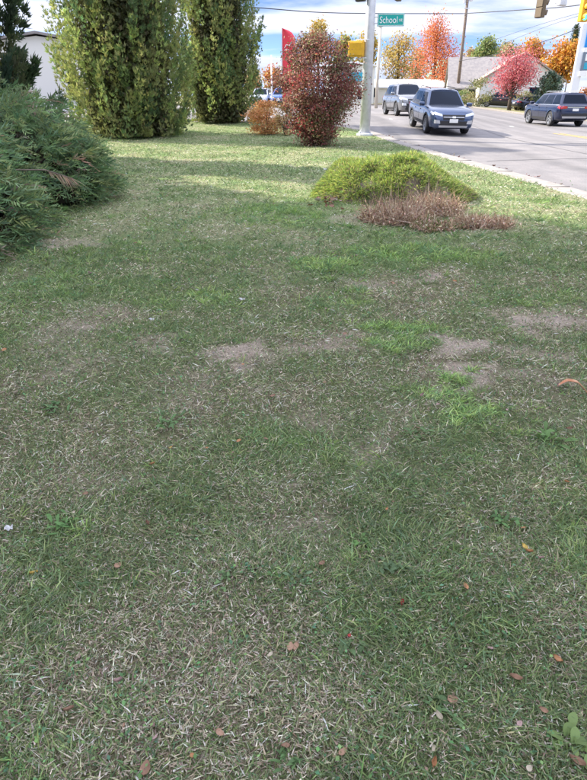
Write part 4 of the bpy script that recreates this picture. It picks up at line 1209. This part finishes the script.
    P('bumper_guard', bv_full, F_, [(-hw * .62, .325), (hw * .62, .325), (hw * .64, .405), (-hw * .64, .405)], sp.get('guard', 'silver_trim'), 10, 2, .03)
    P('licence_plate', bv_full, F_, [(-.17, fz - .46), (.17, fz - .46), (.17, fz - .32), (-.17, fz - .32)], 'plate', 2, 2, .045)
    P('licence_plate', bv_full, B_, [(-.17, belt - .30), (.17, belt - .30), (.17, belt - .17), (-.17, belt - .17)], 'plate', 2, 2, .02)
    P('tail_bar', bv_full, B_, [(-hw * .5, belt - .13), (hw * .5, belt - .13), (hw * .5, belt - .09), (-hw * .5, belt - .09)], 'chrome', 6, 1, .014)
    P('rear_bumper', bv_full, B_, [(-hw * .78, .54), (hw * .78, .54), (hw * .78, .64), (-hw * .78, .64)], sp.get('rear_guard', 'trim'), 8, 2, .035)
    P('rear_valance', bv_full, B_, [(-hw * .70, .44), (hw * .70, .44), (hw * .74, .54), (-hw * .74, .54)], 'silver_trim' if sp.get('rear_silver') else 'trim', 8, 2, .03)
    return root
OUT = dict(L=4.86, W=1.86, H=1.66, wb=2.75, wr=.355, belt=1.02, hood0=1.06, hood1=.97, cowl=.95, tail=1.02, a0=1.12, a1=.32, d1=-1.75, d0=-2.30, clr=.24, guard='silver_trim', fog='silver_trim', rail='trim')
ROG = dict(L=4.68, W=1.85, H=1.72, wb=2.70, wr=.36, belt=1.10, hood0=1.12, hood1=1.06, cowl=.98, tail=1.08, a0=1.15, a1=.42, d1=-1.70, d0=-2.2, clr=.23, guard='trim', fog='lamp_clear')
ACA = dict(L=4.92, W=1.92, H=1.75, wb=2.86, wr=.385, belt=1.10, hood0=1.13, hood1=1.06, cowl=1.1, tail=1.08, a0=1.22, a1=.45, d1=-1.98, d0=-2.36, clr=.24, guard='trim', rear_silver=True, clad=False, belt_mat='chrome', rail='silver_trim')
SED = dict(L=4.7, W=1.8, H=1.46, wb=2.7, wr=.33, belt=.92, hood0=.95, hood1=.88, cowl=.85, tail=.93, a0=1.05, a1=.25, d1=-1.0, d0=-1.75, clr=.19, guard='trim', clad=False)
car('sport_wagon', 'slate blue wagon driving towards the camera, nearest of the two oncoming cars', (6.42, 28.7), math.atan2(-1, .035), M['paint_slate'], OUT)
car('sport_utility_car', 'silver grey oncoming car half hidden behind the slate blue wagon', (6.75, 39.6), math.atan2(-1, .10), M['paint_grey'], ROG)
car('sport_utility_car', 'dark navy car seen from behind in the far lane at the right edge', (15.45, 38.4), math.atan2(1, -.06), M['paint_navy'], ACA)
p = atY(499, 104, 76)
car('parked_car', 'black car parked beyond the far kerb beneath the pink red tree', (p.x, 76), math.atan2(.35, -1), M['paint_black'], dict(ROG, lift=.09))
p = atY(541, 100, 66)
car('parked_car', 'dark blue parked car hidden behind the hood of the navy car', (p.x, 68), math.atan2(.3, 1), M['paint_navy'], dict(SED, lift=.09))
for px, pt, spc, lab in ((262, 'paint_pale', ROG, 'pale parked car glimpsed above the orange hedge shrub'), (282, 'paint_royal', ROG, 'bright blue parked car beside the feather flag, above the orange hedge shrub')):
    p = atY(px, 100, 66)
    car('parked_car', lab, (p.x, 66), R(-98), M[pt], spc)

# ------------------------------------------------------------------ signal pole, signals, signs, poles, wires
pb = at(364.5, 135.5, 0.06); pbz = g(pb.x, pb.y)
sp_ = thing('signal_pole', 'thick grey steel traffic signal pole at the corner of the lawn', 'pole', (pb.x, pb.y, pbz))
MB().tube([(0, 0, 0), (0, 0, 4), (0, 0, 8.8)], [.205, .175, .15], 20).build('shaft', M['galv'], sp_, True)
MB().lathe([(.001, 0), (.33, 0), (.33, .06), (.23, .10), (.001, .10)], 20, axis='Z').build('base_plate', M['galv'], sp_)
for k in range(4):
    a_ = math.pi / 4 + k * math.pi / 2
    MB().tube([(.27 * math.cos(a_), .27 * math.sin(a_), .05), (.27 * math.cos(a_), .27 * math.sin(a_), .14)], .03, 6).build('anchor_bolt', M['galv'], sp_)
MB().lathe([(.001, 8.8), (.16, 8.8), (.15, 8.9), (.001, 8.95)], 16, axis='Z').build('cap', M['galv'], sp_)
# street name sign
sg0 = atY(377.5, 20, pb.y - .1); sg1 = atY(404, 20, pb.y - .1)
sg = thing('street_sign', 'green street name sign on the right side of the signal pole', 'sign', (sg0.x, pb.y - .1, sg0.z), R(-4))
wS = sg1.x - sg0.x; hS = .40
MB().box(0, wS, -.012, .012, -hS / 2, hS / 2).build('panel', M['sign_green'], sg, bevel=.005)
bd = MB()
for q in ((0.02, wS - .02, -hS / 2 + .02, -hS / 2 + .035), (.02, wS - .02, hS / 2 - .035, hS / 2 - .02), (.02, .035, -hS / 2 + .035, hS / 2 - .035), (wS - .035, wS - .02, -hS / 2 + .035, hS / 2 - .035)):
    bd.box(q[0], q[1], -.018, -.0125, q[2], q[3])
bd.build('border', M['sign_white'], sg)
MB().tube([(-.25, 0, .1), (0, 0, .1)], .02, 6).build('bracket', M['galv'], sg)
MB().tube([(-.25, 0, -.1), (0, 0, -.1)], .02, 6).build('bracket', M['galv'], sg)
def lettering(txt, size, mat, parent, loc, rot=(R(90), 0, 0), ext=.003, fit=None):
    cu = bpy.data.curves.new('lettering', 'FONT'); cu.body = txt; cu.size = size; cu.extrude = ext; cu.align_x = 'CENTER'; cu.align_y = 'CENTER'
    o = bpy.data.objects.new('tmp', cu); COL.objects.link(o)
    bpy.context.view_layer.update()
    dg = bpy.context.evaluated_depsgraph_get()
    me = bpy.data.meshes.new_from_object(o.evaluated_get(dg)); bpy.data.objects.remove(o)
    me.materials.clear()
    t_ = link('lettering', me, mat, parent); t_.location = loc; t_.rotation_euler = rot
    if fit:
        wv = max(v_.co.x for v_ in me.vertices) - min(v_.co.x for v_ in me.vertices)
        t_.scale = (fit / wv, 1, 1)
    return t_
lettering('School', .30, M['sign_white'], sg, (wS * .42, -.017, -.01), fit=wS * .66)
lettering('st', .17, M['sign_white'], sg, (wS * .87, -.017, .0), fit=wS * .12)
# signal head builder: local -Y is the lit face, origin at the bottom
def signal(name, label, loc, rz, body, lit=None, n=3, s=.35, group='traffic signals', hang=None):
    root = thing(name, label, 'traffic light', loc, rz, group)
    MB().box(-s * .52, s * .52, -.10, .10, 0, n * s).build('housing', M[body], root, bevel=.03, seg=2)
    for i in range(n):
        z = s * (i + .5)
        MB().lathe([(.001, -.125), (s * .32, -.118), (s * .34, -.10), (.001, -.10)], 20, c=(0, 0, z)).build('lens', M['lens_green' if lit == i else 'lens_off'], root)
        b = MB(); vv = []; ff = []
        for k in range(15):
            a_ = R(-40) + R(260) * k / 14
            ca, sa = math.cos(a_), math.sin(a_)
            ln = .15 + .10 * max(0, sa)
            for rr_, yy in ((s * .39, -.10), (s * .39, -.10 - ln), (s * .365, -.10 - ln), (s * .365, -.10)):
                vv.append((rr_ * ca, yy, z + rr_ * sa))
        for k in range(14):
            for j in range(4): ff.append((k * 4 + j, k * 4 + (j + 1) % 4, (k + 1) * 4 + (j + 1) % 4, (k + 1) * 4 + j))
        b.add(vv, ff).build('visor', M[body], root)
        MB().box(-s * .47, s * .47, .095, .125, z - s * .44, z + s * .44).build('door_panel', M[body], root, bevel=.01)
    if hang:
        MB().tube([(0, 0, n * s - .02), (0, 0, n * s + hang)], .025, 6).build('hanger', M['galv'], root)
    return root
# pedestrian signal, yellow box left of the pole
ps = atY(356, 57, pb.y - .05)
pd = thing('pedestrian_signal', 'yellow pedestrian signal box bracketed to the left of the signal pole', 'traffic light', (ps.x, pb.y - .05, ps.z), R(160))
pw = .30
MB().box(-pw, pw, -.11, .11, 0, .52).build('housing', M['sig_yellow'], pd, bevel=.03, seg=2)
MB().box(-pw * .85, pw * .85, .1095, .13, .05, .47).build('door_panel', M['sig_yellow'], pd, bevel=.01)
MB().box(-pw * .8, pw * .8, -.12, -.11, .07, .45).build('face', M['sig_dark'], pd)
for zz_ in (-.04, .56):
    MB().tube([(0, 0, .26), (0, 0, zz_), (ps.x - pb.x, -.05, zz_)], .022, 6).build('bracket', M['galv'], pd)
# side-mounted head on the pole, its underside at the top of the frame
q = atY(362, 2, pb.y - .15)
so = signal('traffic_signal', 'traffic signal mounted on the left of the signal pole, only its bottom in view', (q.x - .06, pb.y - .25, q.z), R(150), 'sig_dark')
MB().tube([(0, 0, 1.05), (0, 0, 1.2), (-.35, -.25, 1.2)], .025, 6).build('hanger', M['galv'], so)
# span wire to a strain pole off to the right
far_pole = Vector((24.5, 33.0)); ztop = 8.3
def span_pt(s_, sag=.55):
    return Vector((pb.x + (far_pole.x - pb.x) * s_, pb.y + (far_pole.y - pb.y) * s_, ztop + pbz * (1 - s_) - sag * 4 * s_ * (1 - s_)))
def wire(label, pts, r, name='overhead_wire'):
    o = MB().tube(pts, r, 5).build(name, M['wire'], None, True)
    return tag(o, label, 'wire', 'overhead wires')
wire('span wire above the frame carrying the traffic signals', [span_pt(i / 20) for i in range(21)], .012)
fp = thing('signal_pole', 'steel strain pole out of view beyond the right edge', 'pole', (far_pole.x, far_pole.y, -.05))
MB().tube([(0, 0, 0), (0, 0, 8.8)], [.2, .14], 16).build('shaft', M['galv'], fp, True)
def span_signal(px, ybot, label, body, rz, lit=None, n=3, s=.35):
    # find where the span passes this pixel column
    r_ = ray(px, 10); best = min((abs(span_pt(k / 400).x / span_pt(k / 400).y - r_.x / r_.y), k / 400) for k in range(401))[1]
    P_ = span_pt(best); zb = atY(px, ybot, P_.y).z
    return signal('traffic_signal', label, (P_.x, P_.y, zb), rz, body, lit, n, s, hang=P_.z - zb - n * s)
span_signal(397, 1, 'traffic signal over the road whose bottom edge shows right of the street name sign', 'sig_brown', R(70))
span_signal(540.5, 18, 'brown traffic signal hanging above the orange trees, turned sideways', 'sig_brown', R(118))
span_signal(561, 6, 'pale grey signal hanging at the top edge, second from the right', 'galv', R(200))
span_signal(585, 22, 'yellow traffic signal at the top right corner showing green', 'sig_yellow', R(18), lit=0)

# utility pole and lines
up_ = atY(456, 104, 84)
ub = (up_.x, 84, g(up_.x, 84) - .05)
u = thing('utility_pole', 'wooden utility pole with wires across the road', 'pole', ub)
MB().tube([(0, 0, 0), (0, 0, 6), (0, 0, 13.5)], [.22, .19, .15], 12).build('post', M['wood_pole'], u, True)
MB().box(-1.1, 1.1, -.06, .06, 12.5, 12.64).build('crossarm', M['wood_pole'], u)
for xx in (-1.0, -.5, .5, 1.0):
    MB().lathe([(.001, 0), (.05, 0), (.06, .08), (.03, .16), (.001, .16)], 10, axis='Z', c=(xx, 0, 12.64)).build('insulator', M['galv'], u)
MB().tube([(.42, -.05, 11.2), (.42, -.05, 12.0)], .22, 12).build('transformer', M['galv'], u)
MB().tube([(0, 0, 11.4), (.42, -.05, 11.5)], .04, 6).build('transformer_bracket', M['galv'], u)
MB().tube([(-.36, -.05, 11.0), (-.36, -.05, 11.7)], .16, 12).build('transformer', M['galv'], u)
MB().tube([(0, 0, 11.2), (-.36, -.05, 11.2)], .04, 6).build('transformer_bracket', M['galv'], u)
MB().box(-.35, .35, -.22, -.14, 10.4, 10.5).build('cable_bracket', M['galv'], u)
def px_wire(label, ctrl, r, n=24):
    """ctrl: (px, py, Y) points in the air, joined by a smooth curve"""
    P_ = [atY(*c_) for c_ in ctrl]; pts = []
    for i in range(n + 1):
        s_ = i / n * (len(P_) - 1); k = min(int(s_), len(P_) - 2); f_ = s_ - k
        p0 = P_[max(k - 1, 0)]; p1 = P_[k]; p2 = P_[k + 1]; p3 = P_[min(k + 2, len(P_) - 1)]
        pts.append(0.5 * (2 * p1 + (p2 - p0) * f_ + (2 * p0 - 5 * p1 + 4 * p2 - p3) * f_ ** 2 + (3 * p1 - p0 - 3 * p2 + p3) * f_ ** 3))
    return wire(label, pts, r)
px_wire('thick cable running left from the utility pole past the street name sign', [(463, 13.6, 84), (340, 13, 76), (262, 8, 70), (80, -8, 62), (-60, -30, 56)], .045)
px_wire('thick cable running right from the utility pole along the top', [(463, 13.6, 84), (520, 10, 74), (587, 4, 64), (760, -26, 50)], .045)
px_wire('lower wire climbing from the utility pole past the front gable', [(459, 61, 84), (500, 53.5, 74), (545, 41, 64), (587, 25, 55), (700, -20, 44)], .030)
px_wire('thin wire above the orange trees', [(480, 45, 95), (520, 31, 84), (555, 20, 72), (587, 11, 62), (700, -22, 50)], .018)
px_wire('second thin wire just below the first, above the orange trees', [(500, 45, 95), (540, 29, 84), (587, 13.5, 66), (700, -16, 52)], .018)
# pale lamp post behind the signal pole
lpz = atY(376, 108, 60); lt = atY(377.5, 27, 60)
lo = thing('lamp_post', 'slim pale post just right of the signal pole', 'pole', (lpz.x, 60, g(lpz.x, 60) + ROAD))
MB().tube([(0, 0, 0), (0, 0, lt.z - lo.location.z)], [.15, .11], 10).build('shaft', M['pale_pole'], lo, True)
MB().box(-.2, .2, -.14, .14, lt.z - lo.location.z, lt.z - lo.location.z + .28).build('lamp_head', M['sign_white'], lo, bevel=.04)
lpz = atY(272, 104, 62); lt = atY(272, 55, 62)
lo = thing('lamp_post', 'thin white post left of the feather flag', 'pole', (lpz.x, 62, g(lpz.x, 62) + ROAD))
MB().tube([(0, 0, 0), (0, 0, lt.z - lo.location.z)], [.08, .06], 10).build('shaft', M['sign_white'], lo, True)
MB().lathe([(.001, 0), (.16, 0), (.16, .05), (.001, .05)], 12, axis='Z').build('base_plate', M['sign_white'], lo)

# feather flag
fb = atY(283, 126, 32.0); ft = atY(283, 28, 30.3)
fl = thing('feather_flag', 'tall red feather flag behind the maroon bush', 'flag', (fb.x, 30.3, g(fb.x, 30.3)), R(6))
fh = ft.z - fl.location.z
MB().tube([(0, 0, -.05), (0, 0, fh * .8), (.01, 0, fh)], [.02, .016, .008], 8).build('pole', M['white_metal'], fl)
prof = [(0, 0), (.06, .30), (.18, .40), (.45, .60), (.75, .62), (.90, .56), (.955, .42), (.985, .22), (1.0, .02)]
v = []; f = []; nz, nxx = 40, 8
for i in range(nz + 1):
    s_ = i / nz; wd_ = np.interp(s_, [a_ for a_, _ in prof], [b_ for _, b_ in prof])
    for j in range(nxx + 1):
        q = j / nxx
        v.append((.022 + wd_ * q, .05 * math.sin(q * 5 + s_ * 9) * q, .55 + (fh - .55) * s_))
for i in range(nz):
    for j in range(nxx): f.append((i * 9 + j, i * 9 + j + 1, (i + 1) * 9 + j + 1, (i + 1) * 9 + j))
me = bpy.data.meshes.new('cloth'); me.from_pydata(v, [], f); me.shade_smooth()
cl_ = link('cloth', me, M['flag_red'], fl)
sm = cl_.modifiers.new('s', 'SOLIDIFY'); sm.thickness = .004
MB().tube([(.12, -.045, fh * .80), (.2, -.05, fh * .835), (.33, -.06, fh * .825), (.44, -.07, fh * .86)], .022, 6).build('white_print', M['sign_white'], fl)
MB().tube([(.10, -.045, fh * .775), (.22, -.05, fh * .79), (.3, -.06, fh * .78)], .018, 6).build('white_print', M['sign_white'], fl)

# gas price sign on the far verge at the right edge
gb = atY(572, 100, 47)
gs = thing('price_sign', 'tall white roadside sign with a blue panel at the right edge', 'sign', (gb.x, 47, g(gb.x, 47)), R(-14))
zt = atY(582, 25, 47).z - gs.location.z
MB().box(-.26, .26, -.25, .25, -.1, zt + .1).build('post', M['white_metal'], gs, bevel=.02)
MB().box(3.1, 3.6, -.25, .25, -.1, zt + .1).build('post', M['white_metal'], gs, bevel=.02)
MB().box(.10, 3.3, -.36, -.252, zt - 1.35, zt).build('panel', M['blue_sign'], gs)
vv = []
for i in range(15):
    a_ = R(95) + R(75) * i / 14
    vv.append((1.35 + 1.1 * math.cos(a_), -.365, zt - 1.25 + .95 * math.sin(a_)))
MB().tube(vv, [.012 + .03 * math.sin(math.pi * i / 14) for i in range(15)], 6).build('swoosh', M['sign_white'], gs)
MB().box(.10, 3.3, -.36, -.252, zt - 1.62, zt - 1.36).build('white_band', M['sign_white'], gs)
MB().box(.10, 3.3, -.36, -.252, zt - 2.75, zt - 1.63).build('price_panel', M['grey_sign'], gs)
for k in range(2):
    MB().box(.3, 2.9, -.375, -.361, zt - 2.15 - .52 * k, zt - 1.75 - .52 * k).build('price_strip', M['teal_sign' if k else 'sign_white'], gs)
MB().box(.10, 3.3, -.36, -.252, zt - 3.1, zt - 2.76).build('white_band', M['sign_white'], gs)

# ------------------------------------------------------------------ fallen leaves, litter, weeds
def lz(x, y):
    return g(x, y) + float(bump_z(np.array(x), np.array(y)))
LEAFM = {}
def leaf_mat(nm, c1_, c2_):
    LEAFM[nm] = pmat('leaf_' + nm, c1_, .75, noise=(40, c2_, .35, .7))
leaf_mat('tan', (0.33, 0.20, 0.13), (0.22, 0.13, 0.085)); leaf_mat('orange', (0.36, 0.17, 0.07), (0.24, 0.11, 0.055)); leaf_mat('red', (0.35, 0.03, 0.03), (0.22, 0.02, 0.025))
leaf_mat('yellow', (0.50, 0.36, 0.08), (0.40, 0.24, 0.06)); leaf_mat('brown', (0.22, 0.12, 0.075), (0.14, 0.08, 0.05)); leaf_mat('pink', (0.33, 0.22, 0.20), (0.25, 0.16, 0.15)); leaf_mat('pale', (0.38, 0.33, 0.25), (0.28, 0.24, 0.17))
def leaf_mesh(nm, asp, curl, seed, teeth=.08):
    rd = random.Random(seed); n_ = 9; v = []; f = []
    for i in range(n_ + 1):
        s_ = i / n_; hw_ = asp * .5 * (math.sin(math.pi * min(1, s_ ** .8)) ** .75 if 0 < s_ < 1 else .02)
        for j in range(5):
            q = (j - 2) / 2
            e_ = hw_ * q * (1 + (teeth * rd.uniform(-1, 1) if abs(q) == 1 else 0))
            v.append((s_ - .5, e_, curl * (abs(q) ** 1.5 * .22 + .35 * (s_ - .5) ** 2) + .03 * rd.uniform(-1, 1)))
    for i in range(n_):
        for j in range(4): f.append((i * 5 + j, i * 5 + j + 1, (i + 1) * 5 + j + 1, (i + 1) * 5 + j))
    # petiole
    k = len(v)
    v += [(-.5, -.012, .0), (-.5, .012, .0), (-.78, .03, .03), (-.78, .05, .03)]
    f.append((k, k + 1, k + 3, k + 2))
    me = bpy.data.meshes.new(nm); me.from_pydata(v, [], f); me.shade_smooth()
    return me
LEAFSHAPES = [leaf_mesh('leaf', a_, c_, i) for i, (a_, c_) in enumerate(((.62, .7), (.5, 1.2), (.7, .4), (.42, 1.6)))]
def fallen(px, py, size, mat, label, shape=0, rz=None, tilt=None, grp='fallen leaves on the lawn', lift=.016):
    p = at(px, py)
    me = LEAFSHAPES[shape].copy()
    o = link('fallen_leaf', me, LEAFM[mat])
    size *= .66
    o.scale = (size,) * 3
    o.location = (p.x, p.y, lz(p.x, p.y) + lift)
    o.rotation_euler = (random.uniform(-.35, .35) if tilt is None else tilt[0], random.uniform(-.3, .3) if tilt is None else tilt[1], random.uniform(0, 6.28) if rz is None else rz)
    tag(o, label, 'leaf', grp)
    return o
fallen(147, 774, .055, 'brown', 'rust brown leaf at the bottom edge, left of centre', 2, 1.5)
fallen(451, 704, .055, 'tan', 'tan pointed leaf beside a small green leaf near the bottom right', 0, .3)
fallen(438, 722, .045, 'pale', 'pale greyish leaf just below the tan pointed one', 1, 1.9)
fallen(556, 662, .042, 'orange', 'orange leaf on the right, the brightest in the lower right lawn', 0, 2.3)
fallen(514, 682, .055, 'tan', 'narrow tan leaf left of and below the orange leaf', 3, 2.8)
fallen(518, 730, .03, 'pink', 'small dull pink leaf below the narrow tan leaf', 2, .7)
fallen(490, 652, .035, 'pink', 'small pale pink leaf up and left of the narrow tan leaf', 0, .2)
fallen(402, 606, .036, 'red', 'dark red leaf right of the middle of the lower lawn', 1, 1.2)
fallen(524, 549, .045, 'yellow', 'yellow leaf with a brown stub in the right half of the lawn', 0, 2.0)
fallen(529, 556, .04, 'orange', 'ochre scrap touching the yellow leaf', 3, 2.6)
fallen(118, 567, .05, 'tan', 'tan orange leaf on the left of the lower lawn', 0, .9)
fallen(153, 471, .04, 'orange', 'orange leaf on the left, beneath a small yellow one', 1, .4)
fallen(171, 451, .036, 'yellow', 'small yellow leaf just above the left orange one', 0, 1.2)
fallen(148, 525, .045, 'brown', 'curled brown leaf with an orange tip above the tan orange leaf', 3, 2.2)
fallen(122, 301, .05, 'red', 'bright red leaf in the upper left of the shaded lawn', 0, .7)
fallen(16, 398, .07, 'pale', 'pale bent leaf near the left edge', 3, 1.6)
fallen(349, 638, .025, 'red', 'tiny red leaf speck below the middle of the lawn', 0, 1.0)
fallen(432, 770, .045, 'orange', 'orange brown curled leaf at the bottom edge, right of centre', 3, 1.2)
fallen(575, 768, .06, 'tan', 'long tan leaf at the bottom right corner', 3, 2.5)
fallen(343, 759, .04, 'tan', 'small tan leaf near the bottom edge, middle', 0, .5)
fallen(34, 574, .045, 'yellow', 'ochre leaf near the left edge in the lower half', 1, .2)
fallen(540, 188, .10, 'brown', 'brown leaf near the kerb right of the mound', 0, 1.0, lift=.04)
# long curled frond at the right edge
p0, p1, p2, p3 = at(557, 389), at(566, 385.5), at(577, 388), at(589, 398)
b = MB(); pts = [p0, p1, p2, p3]; vv = []; ff = []
for i in range(13):
    s_ = i / 12 * 3; k = min(int(s_), 2); q = pts[k].lerp(pts[k + 1], s_ - k)
    wd_ = .015 * (math.sin(math.pi * (i + .9) / 13.8)) ** .6; zz_ = lz(q.x, q.y) + .026 + .016 * math.sin(math.pi * i / 12)
    for j, (oy, oz) in enumerate(((-1, .35), (-.5, .0), (0, -.18), (.5, .05), (1, .5))):
        vv.append((q.x + .1 * oy * wd_, q.y + oy * wd_, zz_ + oz * wd_))
for i in range(12):
    for j in range(4): ff.append((i * 5 + j, i * 5 + j + 1, (i + 1) * 5 + j + 1, (i + 1) * 5 + j))
pmat('frond', (0.36, 0.15, 0.07), .7, noise=(22, (0.46, 0.28, 0.17), .45, .66))
o = b.add(vv, ff).build('curled_leaf', M['frond'], None, True); tag(o, 'long curled orange brown dry leaf strip at the right edge of the lawn', 'leaf')
so_ = o.modifiers.new('s', 'SOLIDIFY'); so_.thickness = .002
# many small ones that nothing tells apart
SH = [m_.copy() for m_ in LEAFSHAPES]
mk = ('tan', 'brown', 'pale', 'brown', 'orange', 'pink')
var = []
for m_ in SH:
    for nm in mk:
        k = m_.copy(); k.materials.append(LEAFM[nm]); var.append(k)
cnt = 0
while cnt < 70:
    px, py = random.uniform(5, 582), 165 + 610 * random.random() ** 1.25
    p = at(px, py)
    if p.x > kerb_x(p.y) - .2 or (p.x < -2.4 and 5 < p.y < 13) or (0.2 < p.x < 3.2 and 8.6 < p.y < 11.4): continue
    o = bpy.data.objects.new('leaf_scrap', random.choice(var)); COL.objects.link(o)
    s_ = random.uniform(.012, .026) * (1 + .12 * p.y)
    o.scale = (s_,) * 3; o.location = (p.x, p.y, lz(p.x, p.y) + .018 + .1 * s_); o.rotation_euler = (random.uniform(-.5, .5), random.uniform(-.4, .4), random.uniform(0, 6.28))
    tag(o, 'tiny dry leaf scrap caught in the shaded lawn', 'leaf', 'dry leaf scraps')
    cnt += 1
# leaf litter gathered at the left foot of the mound
for i in range(34):
    p = at(random.gauss(333, 9), random.gauss(203, 3.5))
    o = bpy.data.objects.new('leaf_scrap', random.choice(var)); COL.objects.link(o)
    o.scale = (random.uniform(.06, .1),) * 3; o.location = (p.x, p.y, lz(p.x, p.y) + random.uniform(.03, .07)); o.rotation_euler = (random.uniform(-.6, .6), random.uniform(-.6, .6), random.uniform(0, 6.28))
    tag(o, 'dry leaf in the drift at the left foot of the green mound', 'leaf', 'leaf drift at the mound')
for i in range(46):
    y_ = random.uniform(8.5, 27); x_ = float(kerb_x(y_)) + .58 + abs(random.gauss(0, .16))
    o = bpy.data.objects.new('leaf_scrap', random.choice(var)); COL.objects.link(o)
    o.scale = (random.uniform(.05, .09),) * 3; o.location = (x_, y_, g(x_, y_) + ROAD + .02); o.rotation_euler = (random.uniform(-.4, .4), random.uniform(-.4, .4), random.uniform(0, 6.28))
    tag(o, 'dry leaf lying in the gutter along the kerb', 'leaf', 'leaves in the gutter')
# white litter
for px, py, sx, sy, lab in ((242, 303, .045, .02, 'white paper scrap on the upper lawn, left of the mound'), (10, 533, .028, .02, 'white scrap of litter at the left edge of the lawn'), (152, 324, .035, .02, 'tiny white speck of litter left of the paper scrap'), (325, 171, .07, .05, 'white scrap at the back left of the mound')):
    p = at(px, py)
    b = MB(); n_ = 5; vv = []; ff = []
    for i in range(n_ + 1):
        for j in range(n_ + 1):
            vv.append(((i / n_ - .5) * sx, (j / n_ - .5) * sy, .006 * math.sin(i * 1.9 + j) + .010 * abs(i / n_ - .5)))
    for i in range(n_):
        for j in range(n_): ff.append((i * 6 + j, i * 6 + j + 1, (i + 1) * 6 + j + 1, (i + 1) * 6 + j))
    o = b.add(vv, ff).build('paper_scrap', M['litter']); o.location = (p.x, p.y, lz(p.x, p.y) + .03); o.rotation_euler = (.25, .1, random.uniform(-.4, .4))
    tag(o, lab, 'litter')
    so_ = o.modifiers.new('s', 'SOLIDIFY'); so_.thickness = .0015
# broadleaf weeds: rosettes of oval leaves
def weed(px, py, size, n_, label, col=(0.10, 0.22, 0.06), shape=.5, up=.35):
    p = at(px, py)
    root = thing('broadleaf_weed', label, 'weed', (p.x, p.y, lz(p.x, p.y)), 0, 'weeds in the lawn')
    for i in range(n_ * 2):
        a_ = random.uniform(0, 6.28); L = size * random.uniform(.3, .75); e_ = up * random.uniform(.2, 2.0)
        ox, oy = random.gauss(0, size * .45), random.gauss(0, size * .45)
        v = []; f = []; m_ = 6; tw = random.uniform(-.5, .5); cv = random.uniform(-.6, .6)
        for k in range(m_ + 1):
            s_ = k / m_; r_ = L * s_; z_ = L * (e_ * s_ - .55 * e_ * s_ * s_) + .012
            wd_ = L * shape * .5 * (math.sin(math.pi * min(1., s_ * .93 + .05)) ** .8); a2 = a_ + cv * s_
            for q in (-1, 0, 1):
                v.append((ox + r_ * math.cos(a2) - q * wd_ * math.sin(a2), oy + r_ * math.sin(a2) + q * wd_ * math.cos(a2), z_ + .3 * wd_ * abs(q) + tw * q * wd_))
        for k in range(m_):
            for q in (0, 1): f.append((k * 3 + q, k * 3 + q + 1, (k + 1) * 3 + q + 1, (k + 1) * 3 + q))
        cc = np.tile((np.array(col) * .75 + np.array((.045, .05, .03))) * random.uniform(.7, 1.35), (len(v), 1))
        link('leaf', mesh_np('leaf', np.array(v), np.array(f), cc, True), M['leaf'], root)
weed(576, 748, .06, 9, 'broad pale green weed at the lower right corner', (0.17, 0.26, 0.07), .6, .6)
weed(440, 707, .05, 5, 'small green weed beside the tan pointed leaf', (0.10, 0.2, 0.07), .5)
weed(66, 524, .06, 11, 'bright green weed tuft on the left side of the lawn', (0.10, 0.25, 0.06), .32, .7)
weed(548, 438, .085, 12, 'bright weed tuft below the curled leaf strip', (0.12, 0.25, 0.06), .34, .8)
weed(356, 546, .05, 9, 'bright green weed near the middle of the lawn', (0.10, 0.24, 0.05), .4, .6)
weed(395, 570, .05, 8, 'dark green clover weed right of the lawn centre', (0.09, 0.17, 0.07), .45, .5)
weed(297, 585, .04, 9, 'grey green weed just left of the lawn centre', (0.10, 0.18, 0.09), .4, .5)
weed(346, 650, .05, 9, 'clover weed below the tiny red leaf speck', (0.09, 0.17, 0.06), .5, .5)
weed(225, 580, .04, 8, 'small bright weed left of the grey green weed', (0.12, 0.22, 0.08), .45, .5)
weed(170, 427, .07, 9, 'weed tuft above the small yellow leaf', (0.09, 0.2, 0.06), .35, .6)
weed(50, 411, .08, 10, 'weed tuft near the left edge below the juniper', (0.08, 0.19, 0.06), .35, .6)
weed(290, 765, .05, 7, 'leafy weed at the bottom edge, centre', (0.09, 0.19, 0.06), .3, .8)
weed(505, 520, .05, 8, 'weed above the yellow leaf on the right', (0.09, 0.22, 0.06), .35, .6)
weed(418, 436, .07, 9, 'weed tuft on the bare ground right of centre', (0.10, 0.2, 0.06), .35, .6)
